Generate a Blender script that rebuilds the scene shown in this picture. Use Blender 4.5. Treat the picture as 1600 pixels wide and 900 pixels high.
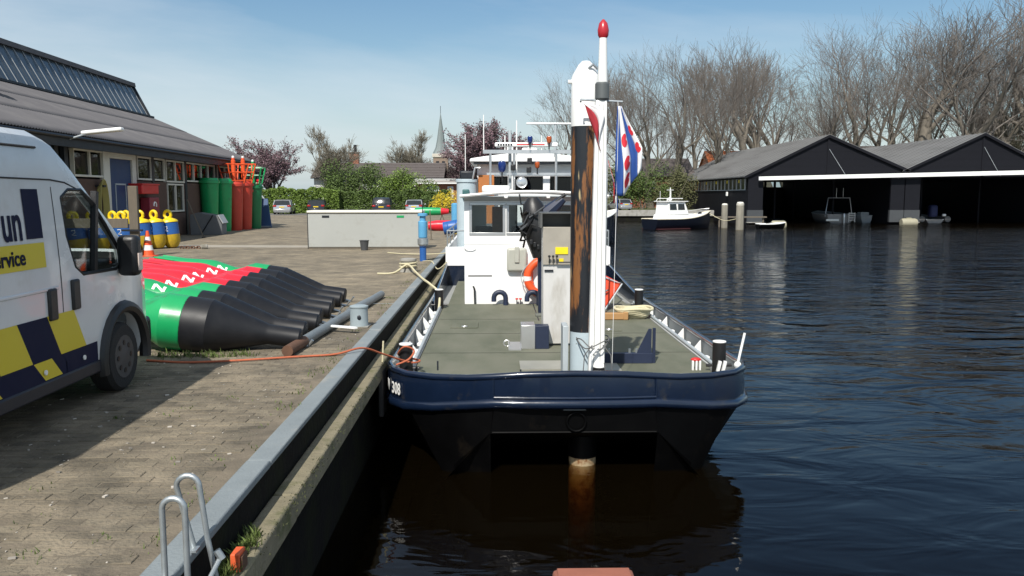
import bpy, bmesh, math, random
from mathutils import Matrix, Vector
R = math.radians
rnd = random.Random(7)
S = bpy.context.scene
C = S.collection
for o in list(bpy.data.objects): bpy.data.objects.remove(o)

# ---------------------------------------------------------------- camera, sky, sun, exposure
cd = bpy.data.cameras.new('camera'); cam = bpy.data.objects.new('camera', cd); C.objects.link(cam)
cd.sensor_width = 36; cd.lens = 36*1300/1600; cd.clip_start = .05; cd.clip_end = 3000
cam.location = (0, 0, 3.43)
cam.rotation_euler = (R(90)-math.atan(145/1300), 0, -math.atan(28/1308))
S.camera = cam
S.render.resolution_x, S.render.resolution_y = 1024, 576
S.view_settings.view_transform = 'Standard'; S.view_settings.look = 'None'
S.view_settings.exposure = .36; S.view_settings.gamma = 1

SUN_EL = R(47); SUN_DIR = Vector((-.29, -.957, 0))          # towards the sun (behind and left of the viewer)
w = bpy.data.worlds.new('World'); S.world = w; w.use_nodes = True
nt = w.node_tree; N = nt.nodes; L = nt.links
bg = N['Background']; bg.inputs['Strength'].default_value = .069
sky = N.new('ShaderNodeTexSky'); sky.sky_type = 'NISHITA'; sky.sun_disc = False
sky.sun_elevation = SUN_EL; sky.sun_rotation = math.atan2(SUN_DIR.x, SUN_DIR.y)
sky.air_density = 1.25; sky.dust_density = .25; sky.ozone_density = 3.0
tc = N.new('ShaderNodeTexCoord'); sep = N.new('ShaderNodeSeparateXYZ'); L.new(tc.outputs['Generated'], sep.inputs[0])
def math_node(tree, op, a=None, b=None, clamp=False):
    n = tree.nodes.new('ShaderNodeMath'); n.operation = op; n.use_clamp = clamp
    for i, q in enumerate((a, b)):
        if q is None: continue
        if isinstance(q, (int, float)): n.inputs[i].default_value = q
        else: tree.links.new(q, n.inputs[i])
    return n.outputs[0]
zz = math_node(nt, 'ADD', math_node(nt, 'MAXIMUM', sep.outputs[2], 0.0), .16)
cx = math_node(nt, 'DIVIDE', sep.outputs[0], zz); cy = math_node(nt, 'DIVIDE', sep.outputs[1], zz)
cmb = N.new('ShaderNodeCombineXYZ'); L.new(cx, cmb.inputs[0]); L.new(cy, cmb.inputs[1])
cmap = N.new('ShaderNodeMapping'); cmap.inputs['Rotation'].default_value = (0, 0, R(-32)); cmap.inputs['Scale'].default_value = (.55, 1.0, 1)
cmap.inputs['Location'].default_value = (4.1, 9.2, 0)
L.new(cmb.outputs[0], cmap.inputs[0])
n1 = N.new('ShaderNodeTexNoise'); n1.inputs['Scale'].default_value = .36; n1.inputs['Detail'].default_value = 7; n1.inputs['Roughness'].default_value = .55; n1.inputs['Distortion'].default_value = .5
L.new(cmap.outputs[0], n1.inputs['Vector'])
cr = N.new('ShaderNodeValToRGB'); cr.color_ramp.elements[0].position = .44; cr.color_ramp.elements[1].position = .68
L.new(n1.outputs['Fac'], cr.inputs[0])
mx = N.new('ShaderNodeMixRGB'); mx.inputs[2].default_value = (8.4, 9.2, 9.9, 1)
L.new(math_node(nt, 'MULTIPLY', cr.outputs[0], .85), mx.inputs[0]); hz = N.new('ShaderNodeMixRGB'); hz.inputs[2].default_value = (5.0, 6.6, 7.8, 1)     # pale haze low over the horizon
L.new(math_node(nt, 'MULTIPLY', math_node(nt, 'POWER', math_node(nt, 'SUBTRACT', 1.0, math_node(nt, 'MAXIMUM', sep.outputs[2], 0.0)), 10.0), .85), hz.inputs[0]); sat = N.new('ShaderNodeHueSaturation'); sat.inputs['Saturation'].default_value = 1.2; sat.inputs['Value'].default_value = 1.12; L.new(sky.outputs[0], sat.inputs['Color']); L.new(sat.outputs[0], hz.inputs[1]); L.new(hz.outputs[0], mx.inputs[1]); L.new(mx.outputs[0], bg.inputs[0])

sd = bpy.data.lights.new('sun', 'SUN'); sun = bpy.data.objects.new('sun', sd); C.objects.link(sun)
sd.energy = 4.4; sd.angle = R(.6); sd.color = (1, .95, .87)
to_sun = (SUN_DIR*math.cos(SUN_EL) + Vector((0, 0, math.sin(SUN_EL)))).normalized()
sun.rotation_euler = to_sun.to_track_quat('Z', 'Y').to_euler()

# ---------------------------------------------------------------- materials
MATS = {}
def mat(name, col, rough=.6, metal=0, var=.12, scale=3, bump=0, bscale=30, col2=None, thr=(.55, .65), pscale=2.0, stretch=(1, 1, 1), spec=.5, coat=0, island=0, world=False, loc=(0, 0, 0)):
    """procedural painted / mineral surface: base colour with cloudy variation, optional second colour in patches, bump"""
    if name in MATS: return MATS[name]
    m = bpy.data.materials.new(name); m.use_nodes = True; t = m.node_tree; n = t.nodes; l = t.links
    b = n['Principled BSDF']
    co = n.new('ShaderNodeTexCoord'); mp = n.new('ShaderNodeMapping'); mp.inputs['Scale'].default_value = stretch; mp.inputs['Location'].default_value = loc
    l.new(co.outputs['Object'] if not world else n.new('ShaderNodeNewGeometry').outputs['Position'], mp.inputs[0])
    nz = n.new('ShaderNodeTexNoise'); nz.inputs['Scale'].default_value = scale; nz.inputs['Detail'].default_value = 6; nz.inputs['Roughness'].default_value = .62
    l.new(mp.outputs[0], nz.inputs['Vector'])
    hs = n.new('ShaderNodeHueSaturation'); hs.inputs['Color'].default_value = (*col, 1)
    v = math_node(t, 'MULTIPLY_ADD', nz.outputs['Fac'], var*3.2); t.nodes[-1].inputs[2].default_value = 1-var*1.6
    src = v
    if island:
        g = n.new('ShaderNodeNewGeometry'); oi = n.new('ShaderNodeObjectInfo')
        f = math_node(t, 'FRACT', math_node(t, 'ADD', g.outputs['Random Per Island'], oi.outputs['Random']))
        k = math_node(t, 'MULTIPLY_ADD', f, island*2); t.nodes[-1].inputs[2].default_value = 1-island
        src = math_node(t, 'MULTIPLY', v, k)
    l.new(src, hs.inputs['Value'])
    out = hs.outputs[0]
    if col2:
        n2 = n.new('ShaderNodeTexNoise'); n2.inputs['Scale'].default_value = pscale; n2.inputs['Detail'].default_value = 8; n2.inputs['Roughness'].default_value = .65
        l.new(mp.outputs[0], n2.inputs['Vector'])
        rp = n.new('ShaderNodeValToRGB'); rp.color_ramp.elements[0].position = thr[0]; rp.color_ramp.elements[1].position = thr[1]
        l.new(n2.outputs['Fac'], rp.inputs[0])
        mm = n.new('ShaderNodeMixRGB'); mm.inputs[2].default_value = (*col2, 1); l.new(rp.outputs[0], mm.inputs[0]); l.new(out, mm.inputs[1]); out = mm.outputs[0]
    l.new(out, b.inputs['Base Color'])
    rr = math_node(t, 'MULTIPLY_ADD', nz.outputs['Fac'], .25); t.nodes[-1].inputs[2].default_value = max(.02, rough-.12)
    l.new(rr, b.inputs['Roughness'])
    b.inputs['Metallic'].default_value = metal; b.inputs['Specular IOR Level'].default_value = spec; b.inputs['Coat Weight'].default_value = coat
    if bump:
        nb = n.new('ShaderNodeTexNoise'); nb.inputs['Scale'].default_value = bscale; nb.inputs['Detail'].default_value = 5
        l.new(mp.outputs[0], nb.inputs['Vector'])
        bp = n.new('ShaderNodeBump'); bp.inputs['Strength'].default_value = min(1, bump); bp.inputs['Distance'].default_value = .02
        l.new(nb.outputs['Fac'], bp.inputs['Height']); l.new(bp.outputs[0], b.inputs['Normal'])
    MATS[name] = m; return m
def glass(name, tint=(.75, .8, .8), rough=.02, mixf=.75):
    if name in MATS: return MATS[name]
    m = bpy.data.materials.new(name); m.use_nodes = True; t = m.node_tree; n = t.nodes; l = t.links
    n.remove(n['Principled BSDF']); o = n['Material Output']
    tr = n.new('ShaderNodeBsdfTransparent'); tr.inputs[0].default_value = (*tint, 1)
    gl = n.new('ShaderNodeBsdfGlossy'); gl.inputs['Roughness'].default_value = rough
    fr = n.new('ShaderNodeFresnel'); gg = n.new('ShaderNodeNewGeometry')     # thin pane: the same reflectance from both sides
    l.new(math_node(t, 'SUBTRACT', 1.5, math_node(t, 'MULTIPLY', gg.outputs['Backfacing'], .8333)), fr.inputs[0])
    mm = n.new('ShaderNodeMixShader'); l.new(fr.outputs[0], mm.inputs[0]); l.new(tr.outputs[0], mm.inputs[1]); l.new(gl.outputs[0], mm.inputs[2]); l.new(mm.outputs[0], o.inputs[0])
    MATS[name] = m; return m
def emit_free(*a): pass

WHITE = mat('white_paint', (.78, .78, .76), .35, var=.04, scale=2, col2=(.55, .5, .42), thr=(.66, .8), pscale=3)
VANW = mat('van_white', (.62, .635, .64), .25, var=.05, scale=1.2, coat=.4, col2=(.5, .49, .46), thr=(.55, .85), pscale=2.5)
NAVY = mat('navy_paint', (.005, .011, .028), .2, var=.25, scale=2, col2=(.022, .024, .03), thr=(.58, .72), pscale=5, coat=.5, bump=.22, bscale=3.5)
NAVY2 = mat('navy_matt', (.014, .022, .05), .5, var=.2)
BLACK = mat('black_hull', (.0012, .0012, .0014), .5, var=.3, scale=3, col2=(.009, .007, .005), thr=(.6, .75), spec=.08)
BLACKP = mat('black_plastic', (.012, .012, .013), .42, var=.2, bump=.1, bscale=60)
RUBBER = mat('rubber', (.015, .015, .015), .8, var=.2, bump=.3, bscale=50)
GALV = mat('galvanised', (.42, .45, .46), .42, .75, var=.15, scale=12)
STEEL = mat('stainless_cabinet', (.60, .59, .57), .42, .15, var=.1, scale=3, col2=(.3, .27, .22), thr=(.55, .8), stretch=(1, 1, .3))
GREYP = mat('grey_paint', (.38, .42, .44), .45, var=.1, col2=(.25, .2, .15), thr=(.68, .8))
PALEB = mat('pale_blue_steel', (.42, .5, .54), .4, var=.1, col2=(.3, .25, .2), thr=(.68, .8), pscale=5)
DECK = mat('deck_mat', (.105, .112, .076), .85, var=.22, scale=1.3, col2=(.15, .147, .112), thr=(.40, .72), pscale=1.3, stretch=(1, .45, 1), bump=.25, bscale=120)
GLASS = glass('window_glass')
DGLASS = mat('dark_glass', (.01, .012, .014), .05, var=.1, spec=.8)
ALU = mat('aluminium', (.6, .6, .6), .35, .8, var=.08)
ORANGE = mat('orange_plastic', (.75, .09, .02), .45, var=.12, scale=6, col2=(.6, .16, .08), thr=(.6, .75))
RED = mat('red_paint', (.55, .02, .018), .4, var=.1)
REDB = mat('buoy_red', (.62, .015, .03), .32, var=.1, scale=3, col2=(.36, .03, .035), thr=(.56, .72), pscale=4, bump=.1, bscale=5)
GREENB = mat('buoy_green', (.01, .30, .095), .32, var=.1, scale=3, col2=(.03, .17, .07), thr=(.56, .72), pscale=4, bump=.1, bscale=5)
YEL = mat('yellow_paint', (.72, .53, .01), .4, var=.08)
YELD = mat('yellow_dirty', (.5, .33, .015), .55, var=.2, scale=6, col2=(.3, .2, .03), thr=(.5, .7))
BLUE = mat('blue_paint', (.02, .10, .33), .42, var=.12)
DOORB = mat('door_blue', (.014, .042, .125), .5, var=.1)
LBLUE = mat('light_blue_paint', (.10, .33, .55), .42, var=.12)
CONC = mat('concrete', (.30, .29, .265), .9, var=.2, scale=3, col2=(.17, .16, .13), thr=(.5, .7), bump=.4, bscale=40)
COPING = mat('coping_concrete', (.19, .215, .225), .75, var=.16, scale=2.5, col2=(.27, .27, .25), thr=(.56, .72), pscale=1.6, bump=.3, bscale=45)
WALLF = mat('quay_face', (.009, .0085, .008), .9, var=.3, scale=3, col2=(.012, .013, .008), thr=(.45, .6), bump=.5, bscale=15, spec=.1)  # shade below the coping put into the near-black colour, along with stain
TIMBER = mat('mossy_timber', (.20, .175, .115), .9, var=.25, scale=4, col2=(.09, .095, .035), thr=(.5, .66), pscale=3, bump=.6, bscale=25)
WOOD = mat('weathered_wood', (.125, .105, .08), .85, var=.2, scale=5, stretch=(4, 4, .6), bump=.3, bscale=20)
BROWNW = mat('varnished_wood', (.28, .10, .035), .5, var=.2, scale=3, stretch=(1, 1, 5))
BRICK = mat('brown_brick', (.10, .06, .045), .9, var=.25, scale=7, bump=.3, bscale=20)
REDBRICK = mat('red_brick', (.30, .125, .075), .9, var=.2, scale=7)
ROOFC = mat('corrugated_cement', (.095, .092, .098), .85, var=.16, scale=1.2, col2=(.13, .125, .125), thr=(.5, .75), pscale=.8)
ROOFM = mat('metal_roof', (.135, .135, .134), .6, .1, var=.15, scale=.6, col2=(.085, .082, .08), thr=(.5, .7), pscale=.4, stretch=(1, .2, 1))
TILE = mat('roof_tile', (.095, .08, .075), .85, var=.2, scale=2)
TILEO = mat('orange_tile', (.42, .13, .05), .85, var=.2, scale=2)
BLKW = mat('black_boards', (.006, .0065, .010), .7, var=.25, scale=2, spec=.2)
DARKTRIM = mat('dark_trim', (.008, .011, .017), .5, var=.15)
CREAM = mat('cream_paint', (.62, .6, .53), .5, var=.08, scale=3)
RUST = mat('rust', (.11, .055, .032), .85, var=.3, scale=6)
ROPEO = mat('orange_rope', (.42, .11, .05), .8, var=.2, scale=30)
ROPEY = mat('pale_rope', (.55, .5, .33), .85, var=.2, scale=30)
BARK = mat('bark', (.16, .14, .112), .95, var=.25, scale=2)
TWIG = mat('twig', (.165, .145, .128), .95, var=.2, scale=1)
BARKG = mat('bark_grey', (.17, .155, .13), .95, var=.25, scale=2)
PLUM = mat('plum_blossom', (.155, .095, .11), .9, var=.3, scale=1.5, island=.4)
LEAF = mat('hedge_leaf', (.11, .17, .025), .6, var=.3, scale=1.2, island=.45)
LEAFD = mat('shrub_leaf', (.07, .11, .022), .6, var=.3, scale=1.2, island=.45)
LEAFY = mat('forsythia', (.55, .42, .02), .7, var=.2, island=.3)
THICK = mat('thicket_leaf', (.095, .10, .04), .8, var=.35, scale=.5, island=.4)
GRASS = mat('grass', (.085, .12, .025), .8, var=.3, scale=4, island=.4)
LAMPW = mat('lamp_white', (.8, .8, .78), .4, var=.03)
BLUELENS = mat('blue_lens', (.008, .025, .13), .15, var=.05)
ORLENS = mat('amber_lens', (.35, .07, .015), .15, var=.05)
PLATE = mat('number_plate', (.7, .5, .02), .4, var=.03)
SILVER = mat('silver_car', (.5, .51, .52), .25, .6, var=.04, coat=.6)
DCAR = mat('dark_car', (.03, .034, .042), .25, .4, var=.05, coat=.6)
BRASS = mat('spud_wet', (.42, .33, .2), .4, .2, var=.25, scale=5, col2=(.18, .07, .02), thr=(.45, .6), pscale=6)
def spud_material():
    m = mat('spud_black_rust', (.014, .016, .02), .38, var=.2, scale=3, col2=(.20, .085, .03), thr=(.555, .60), pscale=2.2, stretch=(2.4, 2.4, .34), bump=.3, bscale=9, loc=(7.4, 2.2, 1.4))
    t = m.node_tree; b = t.nodes['Principled BSDF']; prev = b.inputs['Base Color'].links[0].from_socket
    mp = [n for n in t.nodes if n.type == 'MAPPING'][0]
    n2 = t.nodes.new('ShaderNodeTexNoise'); n2.inputs['Scale'].default_value = 3.1; n2.inputs['Detail'].default_value = 6; n2.noise_dimensions = '4D'; n2.inputs['W'].default_value = 4.2
    t.links.new(mp.outputs[0], n2.inputs['Vector'])
    rp = t.nodes.new('ShaderNodeValToRGB'); rp.color_ramp.elements[0].position = .60; rp.color_ramp.elements[1].position = .63; t.links.new(n2.outputs['Fac'], rp.inputs[0])
    mm = t.nodes.new('ShaderNodeMixRGB'); mm.inputs[2].default_value = (.42, .33, .18, 1); t.links.new(rp.outputs[0], mm.inputs[0]); t.links.new(prev, mm.inputs[1]); t.links.new(mm.outputs[0], b.inputs['Base Color'])
    return m
SPUD = spud_material()

# ---------------------------------------------------------------- mesh helpers
WM = {}
class MB:
    def __init__(s): s.v = []; s.f = []
    def add(s, vs, fs, M=None):
        b = len(s.v); s.v += [tuple(M @ Vector(q)) if M else tuple(q) for q in vs]; s.f += [tuple(b+i for i in q) for q in fs]; return s
    def box(s, c, d, rz=0, rx=0, ry=0):
        M = Matrix.Translation(c) @ Matrix.Rotation(rz, 4, 'Z') @ Matrix.Rotation(ry, 4, 'Y') @ Matrix.Rotation(rx, 4, 'X')
        x, y, z = d[0]/2, d[1]/2, d[2]/2
        return s.add([(-x,-y,-z),(x,-y,-z),(x,y,-z),(-x,y,-z),(-x,-y,z),(x,-y,z),(x,y,z),(-x,y,z)], [(0,3,2,1),(4,5,6,7),(0,1,5,4),(1,2,6,5),(2,3,7,6),(3,0,4,7)], M)
    def span(s, a, b):
        return s.box([(a[i]+b[i])/2 for i in range(3)], [abs(b[i]-a[i]) for i in range(3)])
    def tube(s, pts, r, n=8, cap=True):
        pts = [Vector(p) for p in pts]; k = len(pts); rs = r if isinstance(r, (list, tuple)) else [r]*k
        t = (pts[1]-pts[0]).normalized(); a = Vector((0,0,1)) if abs(t.z) < .9 else Vector((1,0,0)); u = t.cross(a).normalized()
        vs = []
        for i, p in enumerate(pts):
            t = (pts[min(i+1,k-1)]-pts[max(i-1,0)])
            t = t.normalized() if t.length > 1e-9 else Vector((0,0,1))
            u = (u-t*u.dot(t)); u = u.normalized() if u.length > 1e-6 else t.orthogonal().normalized(); w_ = t.cross(u)
            vs += [p+(u*math.cos(2*math.pi*j/n)+w_*math.sin(2*math.pi*j/n))*rs[i] for j in range(n)]
        fs = [(i*n+j, i*n+(j+1) % n, (i+1)*n+(j+1) % n, (i+1)*n+j) for i in range(k-1) for j in range(n)]
        if cap: fs += [tuple(range(n-1, -1, -1)), tuple((k-1)*n+j for j in range(n))]
        return s.add(vs, fs)
    def cyl(s, a, b, r, n=16, r2=None): return s.tube([a, b], [r, r if r2 is None else r2], n)
    def lathe(s, prof, n=24, M=None):
        k = len(prof); vs = [(r*math.cos(2*math.pi*j/n), r*math.sin(2*math.pi*j/n), z) for r, z in prof for j in range(n)]
        fs = [(i*n+j, i*n+(j+1) % n, (i+1)*n+(j+1) % n, (i+1)*n+j) for i in range(k-1) for j in range(n)]
        fs += [tuple(range(n-1, -1, -1)), tuple((k-1)*n+j for j in range(n))]
        return s.add(vs, fs, M)
    def prism(s, poly, a, b, ax='y'):
        """polygon (p,q) swept from a to b: ax y -> (p,·,q); x -> (·,p,q); z -> (p,q,·)"""
        f = {'y': lambda p, q, h: (p, h, q), 'x': lambda p, q, h: (h, p, q), 'z': lambda p, q, h: (p, q, h)}[ax]
        k = len(poly); vs = [f(p, q, a) for p, q in poly]+[f(p, q, b) for p, q in poly]
        return s.add(vs, [tuple(range(k-1, -1, -1)), tuple(range(k, 2*k))]+[(i, (i+1) % k, k+(i+1) % k, k+i) for i in range(k)])
    def ico(s, c, r, sc=(1,1,1), sub=1):
        bm = bmesh.new(); bmesh.ops.create_icosphere(bm, subdivisions=sub, radius=r)
        vs = [(v.co.x*sc[0]+c[0], v.co.y*sc[1]+c[1], v.co.z*sc[2]+c[2]) for v in bm.verts]; fs = [tuple(v.index for v in f.verts) for f in bm.faces]; bm.free()
        return s.add(vs, fs)
    def build(s, name, m, parent=None, world=True, smooth=35, bevel=0, seg=2, fix=True):
        me = bpy.data.meshes.new(name); vs = s.v
        if parent is not None and world:
            I = WM[parent.name].inverted(); vs = [tuple(I @ Vector(q)) for q in vs]
        me.from_pydata(vs, [], s.f)
        if fix and len(s.f) < 60000:
            bm = bmesh.new(); bm.from_mesh(me); bmesh.ops.recalc_face_normals(bm, faces=bm.faces); bm.to_mesh(me); bm.free()
        me.materials.append(m)
        if smooth:
            me.polygons.foreach_set('use_smooth', [True]*len(me.polygons)); me.set_sharp_from_angle(angle=R(smooth))
        o = bpy.data.objects.new(name, me); C.objects.link(o)
        if parent is not None: o.parent = parent; WM[o.name] = WM[parent.name]
        else: WM[o.name] = Matrix.Identity(4)
        if bevel:
            b = o.modifiers.new('bevel', 'BEVEL'); b.width = bevel; b.segments = seg; b.limit_method = 'ANGLE'; b.angle_limit = R(40)
        return o
def tag(o, label=None, cat=None, group=None, kind=None):
    for k, q in (('label', label), ('category', cat), ('group', group), ('kind', kind)):
        if q: o[k] = q
    return o
def thing(name, label, cat, loc=(0,0,0), rz=0, group=None):
    o = bpy.data.objects.new(name, None); C.objects.link(o); o.location = loc; o.rotation_euler = (0,0,rz); o.empty_display_size = .2
    WM[o.name] = Matrix.Translation(loc) @ Matrix.Rotation(rz, 4, 'Z')
    return tag(o, label, cat, group)
def copy_tree(o, parent=None):
    c = o.copy(); C.objects.link(c); c.parent = parent
    for ch in list(o.children): copy_tree(ch, c)
    return c
def text_mesh(txt, size, bold=0.0, spacing=1.0):
    cu = bpy.data.curves.new('lettering', 'FONT'); cu.body = txt; cu.size = size; cu.offset = bold; cu.extrude = .0015; cu.space_character = spacing
    o = bpy.data.objects.new('lettering_source', cu); C.objects.link(o)
    me = bpy.data.meshes.new_from_object(o.evaluated_get(bpy.context.evaluated_depsgraph_get()))
    bpy.data.objects.remove(o); bpy.data.curves.remove(cu); return me
def lettering(txt, size, M, m, parent, bold=0.0, sx=1.0, name='lettering', align='left'):
    """flat lettering; M places local x (reading direction), y (up), z (out of the surface)"""
    me = text_mesh(txt, size, bold); xs = [v.co.x for v in me.vertices]
    off = {'left': -min(xs), 'right': -max(xs), 'mid': -(min(xs)+max(xs))/2}[align]
    MM = (WM[parent.name].inverted() if parent else Matrix.Identity(4)) @ M @ Matrix.Diagonal((sx, 1, 1, 1)) @ Matrix.Translation((off, 0, 0))
    me.transform(MM); me.materials.append(m)
    o = bpy.data.objects.new(name, me); C.objects.link(o); o.parent = parent; WM[o.name] = WM[parent.name] if parent else Matrix.Identity(4)
    return o
def frame(o, x, y):
    x = Vector(x).normalized(); y = Vector(y); y = (y-x*y.dot(x)).normalized(); z = x.cross(y)
    return Matrix(((x.x, y.x, z.x, o[0]), (x.y, y.y, z.y, o[1]), (x.z, y.z, z.z, o[2]), (0,0,0,1)))
def evaluated(o):
    me = bpy.data.meshes.new_from_object(o.evaluated_get(bpy.context.evaluated_depsgraph_get())); return me
def cut(o, cutters):
    """subtract closed cutters from o (exact booleans), keep the result"""
    for cobj in cutters:
        md = o.modifiers.new('cut', 'BOOLEAN'); md.operation = 'DIFFERENCE'; md.object = cobj; md.solver = 'EXACT'
    me = evaluated(o); mats = [m for m in o.data.materials]
    o.modifiers.clear(); o.data = me
    me.materials.clear(); [me.materials.append(m) for m in mats]
    for p in me.polygons: p.material_index = 0
    for cobj in cutters: bpy.data.objects.remove(cobj)
    me.polygons.foreach_set('use_smooth', [True]*len(me.polygons)); me.set_sharp_from_angle(angle=R(30))
    return o
G = 1.48       # quay level; the water lies at z = 0

# ---------------------------------------------------------------- setting: water, ground, quay
def water():
    m = bpy.data.materials.new('harbour_water'); m.use_nodes = True; t = m.node_tree; n = t.nodes; l = t.links
    n.remove(n['Principled BSDF']); out = n['Material Output']
    co = n.new('ShaderNodeTexCoord')
    def wave(sc, stretch, det, dist):
        mp = n.new('ShaderNodeMapping'); mp.inputs['Scale'].default_value = stretch; mp.inputs['Rotation'].default_value = (0,0,R(-12)); l.new(co.outputs['Object'], mp.inputs[0])
        z = n.new('ShaderNodeTexNoise'); z.inputs['Scale'].default_value = sc; z.inputs['Detail'].default_value = det; z.inputs['Distortion'].default_value = dist; l.new(mp.outputs[0], z.inputs['Vector']); return z.outputs['Fac']
    a = wave(1.25, (.55, 1.1, 1), 3, .6); b = wave(.33, (.6, 1, 1), 2, .3); c = wave(5.5, (.6, 1.2, 1), 2, .2)
    # sheltered water between the hull and the quay and close to the viewer is calmer: the breeze ripples the open basin
    sp = n.new('ShaderNodeSeparateXYZ'); l.new(co.outputs['Object'], sp.inputs[0])
    far = math_node(t, 'SMOOTHSTEP' if False else 'MULTIPLY', math_node(t, 'SUBTRACT', sp.outputs[1], 9.0), 1/26., True)
    rt = math_node(t, 'MULTIPLY', math_node(t, 'SUBTRACT', sp.outputs[0], 1.5), 1/6., True)
    amp = math_node(t, 'MULTIPLY_ADD', math_node(t, 'MULTIPLY', far, rt), 1.0); t.nodes[-1].inputs[2].default_value = .16
    h = math_node(t, 'ADD', math_node(t, 'MULTIPLY', a, .62), math_node(t, 'ADD', math_node(t, 'MULTIPLY', b, .9), math_node(t, 'MULTIPLY', math_node(t, 'MULTIPLY', c, .10), far)))
    h = math_node(t, 'MULTIPLY', h, amp)
    bp = n.new('ShaderNodeBump'); bp.inputs['Strength'].default_value = 1; bp.inputs['Distance'].default_value = .30; l.new(h, bp.inputs['Height'])
    fr = n.new('ShaderNodeFresnel'); fr.inputs[0].default_value = 1.33; l.new(bp.outputs[0], fr.inputs['Normal'])
    gl = n.new('ShaderNodeBsdfGlossy'); gl.inputs['Roughness'].default_value = .035; l.new(bp.outputs[0], gl.inputs['Normal'])
    tr = n.new('ShaderNodeBsdfTransparent'); tr.inputs[0].default_value = (.9, .8, .6, 1)
    df = n.new('ShaderNodeBsdfDiffuse'); df.inputs[0].default_value = (.012, .008, .003, 1)
    m1 = n.new('ShaderNodeMixShader'); m1.inputs[0].default_value = .22; l.new(tr.outputs[0], m1.inputs[1]); l.new(df.outputs[0], m1.inputs[2])
    m2 = n.new('ShaderNodeMixShader'); l.new(fr.outputs[0], m2.inputs[0]); l.new(m1.outputs[0], m2.inputs[1]); l.new(gl.outputs[0], m2.inputs[2]); l.new(m2.outputs[0], out.inputs[0])
    va = n.new('ShaderNodeVolumeAbsorption'); va.inputs['Color'].default_value = (.62, .44, .20, 1); va.inputs['Density'].default_value = 3.0; l.new(va.outputs[0], out.inputs['Volume'])
    b_ = MB().span((-1.75, -30, -2.6), (260, 140, 0))
    return tag(b_.build('water', m, smooth=0), kind='structure')
water()
tag(MB().span((-1.7, -31, -3.2), (262, 141, -2.65)).build('harbour_bed', mat('mud', (.03, .022, .012), .9), smooth=0), kind='structure')

def pavement_material():
    m = mat('quay_paving', (.185, .158, .115), .9, var=.2, scale=.35, col2=(.25, .215, .155), thr=(.45, .7), pscale=1.3, bump=.35, bscale=9)
    t = m.node_tree; b = t.nodes['Principled BSDF']; prev = b.inputs['Base Color'].links[0].from_socket
    co = [n for n in t.nodes if n.type == 'TEX_COORD'][0]
    bt = t.nodes.new('ShaderNodeTexBrick'); bt.inputs['Scale'].default_value = 1; bt.inputs['Brick Width'].default_value = .214; bt.inputs['Row Height'].default_value = .107
    bt.inputs['Mortar Size'].default_value = .006; bt.inputs['Color1'].default_value = (.72, .72, .72, 1); bt.inputs['Color2'].default_value = (1.25, 1.22, 1.2, 1); bt.inputs['Mortar'].default_value = (.75, .72, .66, 1)
    t.links.new(co.outputs['Object'], bt.inputs['Vector'])
    mm = t.nodes.new('ShaderNodeMixRGB'); mm.blend_type = 'MULTIPLY'; mm.inputs[0].default_value = .75; t.links.new(prev, mm.inputs[1]); t.links.new(bt.outputs[0], mm.inputs[2]); t.links.new(mm.outputs[0], b.inputs['Base Color'])
    return m
PAVE = pavement_material()
PAVER = mat('clinker_paver', (.152, .13, .095), .92, var=.28, scale=7, col2=(.245, .205, .15), thr=(.42, .70), pscale=2.3, bump=.9, bscale=38, island=.34, world=True)
def stain(m, sc=.55, lo=.62, hi=1.25):
    t = m.node_tree; b = t.nodes['Principled BSDF']; prev = b.inputs['Base Color'].links[0].from_socket
    z = t.nodes.new('ShaderNodeTexNoise'); z.inputs['Scale'].default_value = sc; z.inputs['Detail'].default_value = 9; z.inputs['Roughness'].default_value = .68; z.inputs['Distortion'].default_value = .4
    t.links.new(t.nodes.new('ShaderNodeNewGeometry').outputs['Position'], z.inputs['Vector'])
    rp = t.nodes.new('ShaderNodeValToRGB'); e = rp.color_ramp.elements; e[0].position = .33; e[1].position = .68; e[0].color = (lo, lo, lo, 1); e[1].color = (hi, hi*.98, hi*.94, 1); t.links.new(z.outputs['Fac'], rp.inputs[0])
    mm = t.nodes.new('ShaderNodeMixRGB'); mm.blend_type = 'MULTIPLY'; mm.inputs[0].default_value = 1; t.links.new(prev, mm.inputs[1]); t.links.new(rp.outputs[0], mm.inputs[2]); t.links.new(mm.outputs[0], b.inputs['Base Color'])
stain(PAVER, 1.1); stain(PAVE, 1.1)
SAND = mat('joint_sand', (.165, .138, .102), .95, var=.3, scale=6, bump=.5, bscale=50, world=True)
PX0, PX1, PY0, PY1 = -9.0, -1.845, 3.0, 15.0       # the part of the quay whose pavers are laid one by one
pv = MB()
for (x0, x1, y0, y1) in ((-60, PX0, -15, 108), (PX0, -1.83, PY1, 108), (PX0, -1.83, -15, PY0)):
    pv.add([(x0,y0,G),(x1,y0,G),(x1,y1,G),(x0,y1,G)], [(0,1,2,3)])
pave = tag(pv.build('quay_pavement', PAVE, smooth=0, fix=False), kind='structure')
MB().add([(PX0,PY0,G-.0035),(-1.83,PY0,G-.0035),(-1.83,PY1,G-.0035),(PX0,PY1,G-.0035)], [(0,1,2,3)]).build('sand_bed', SAND, pave, smooth=0, fix=False)
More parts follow.
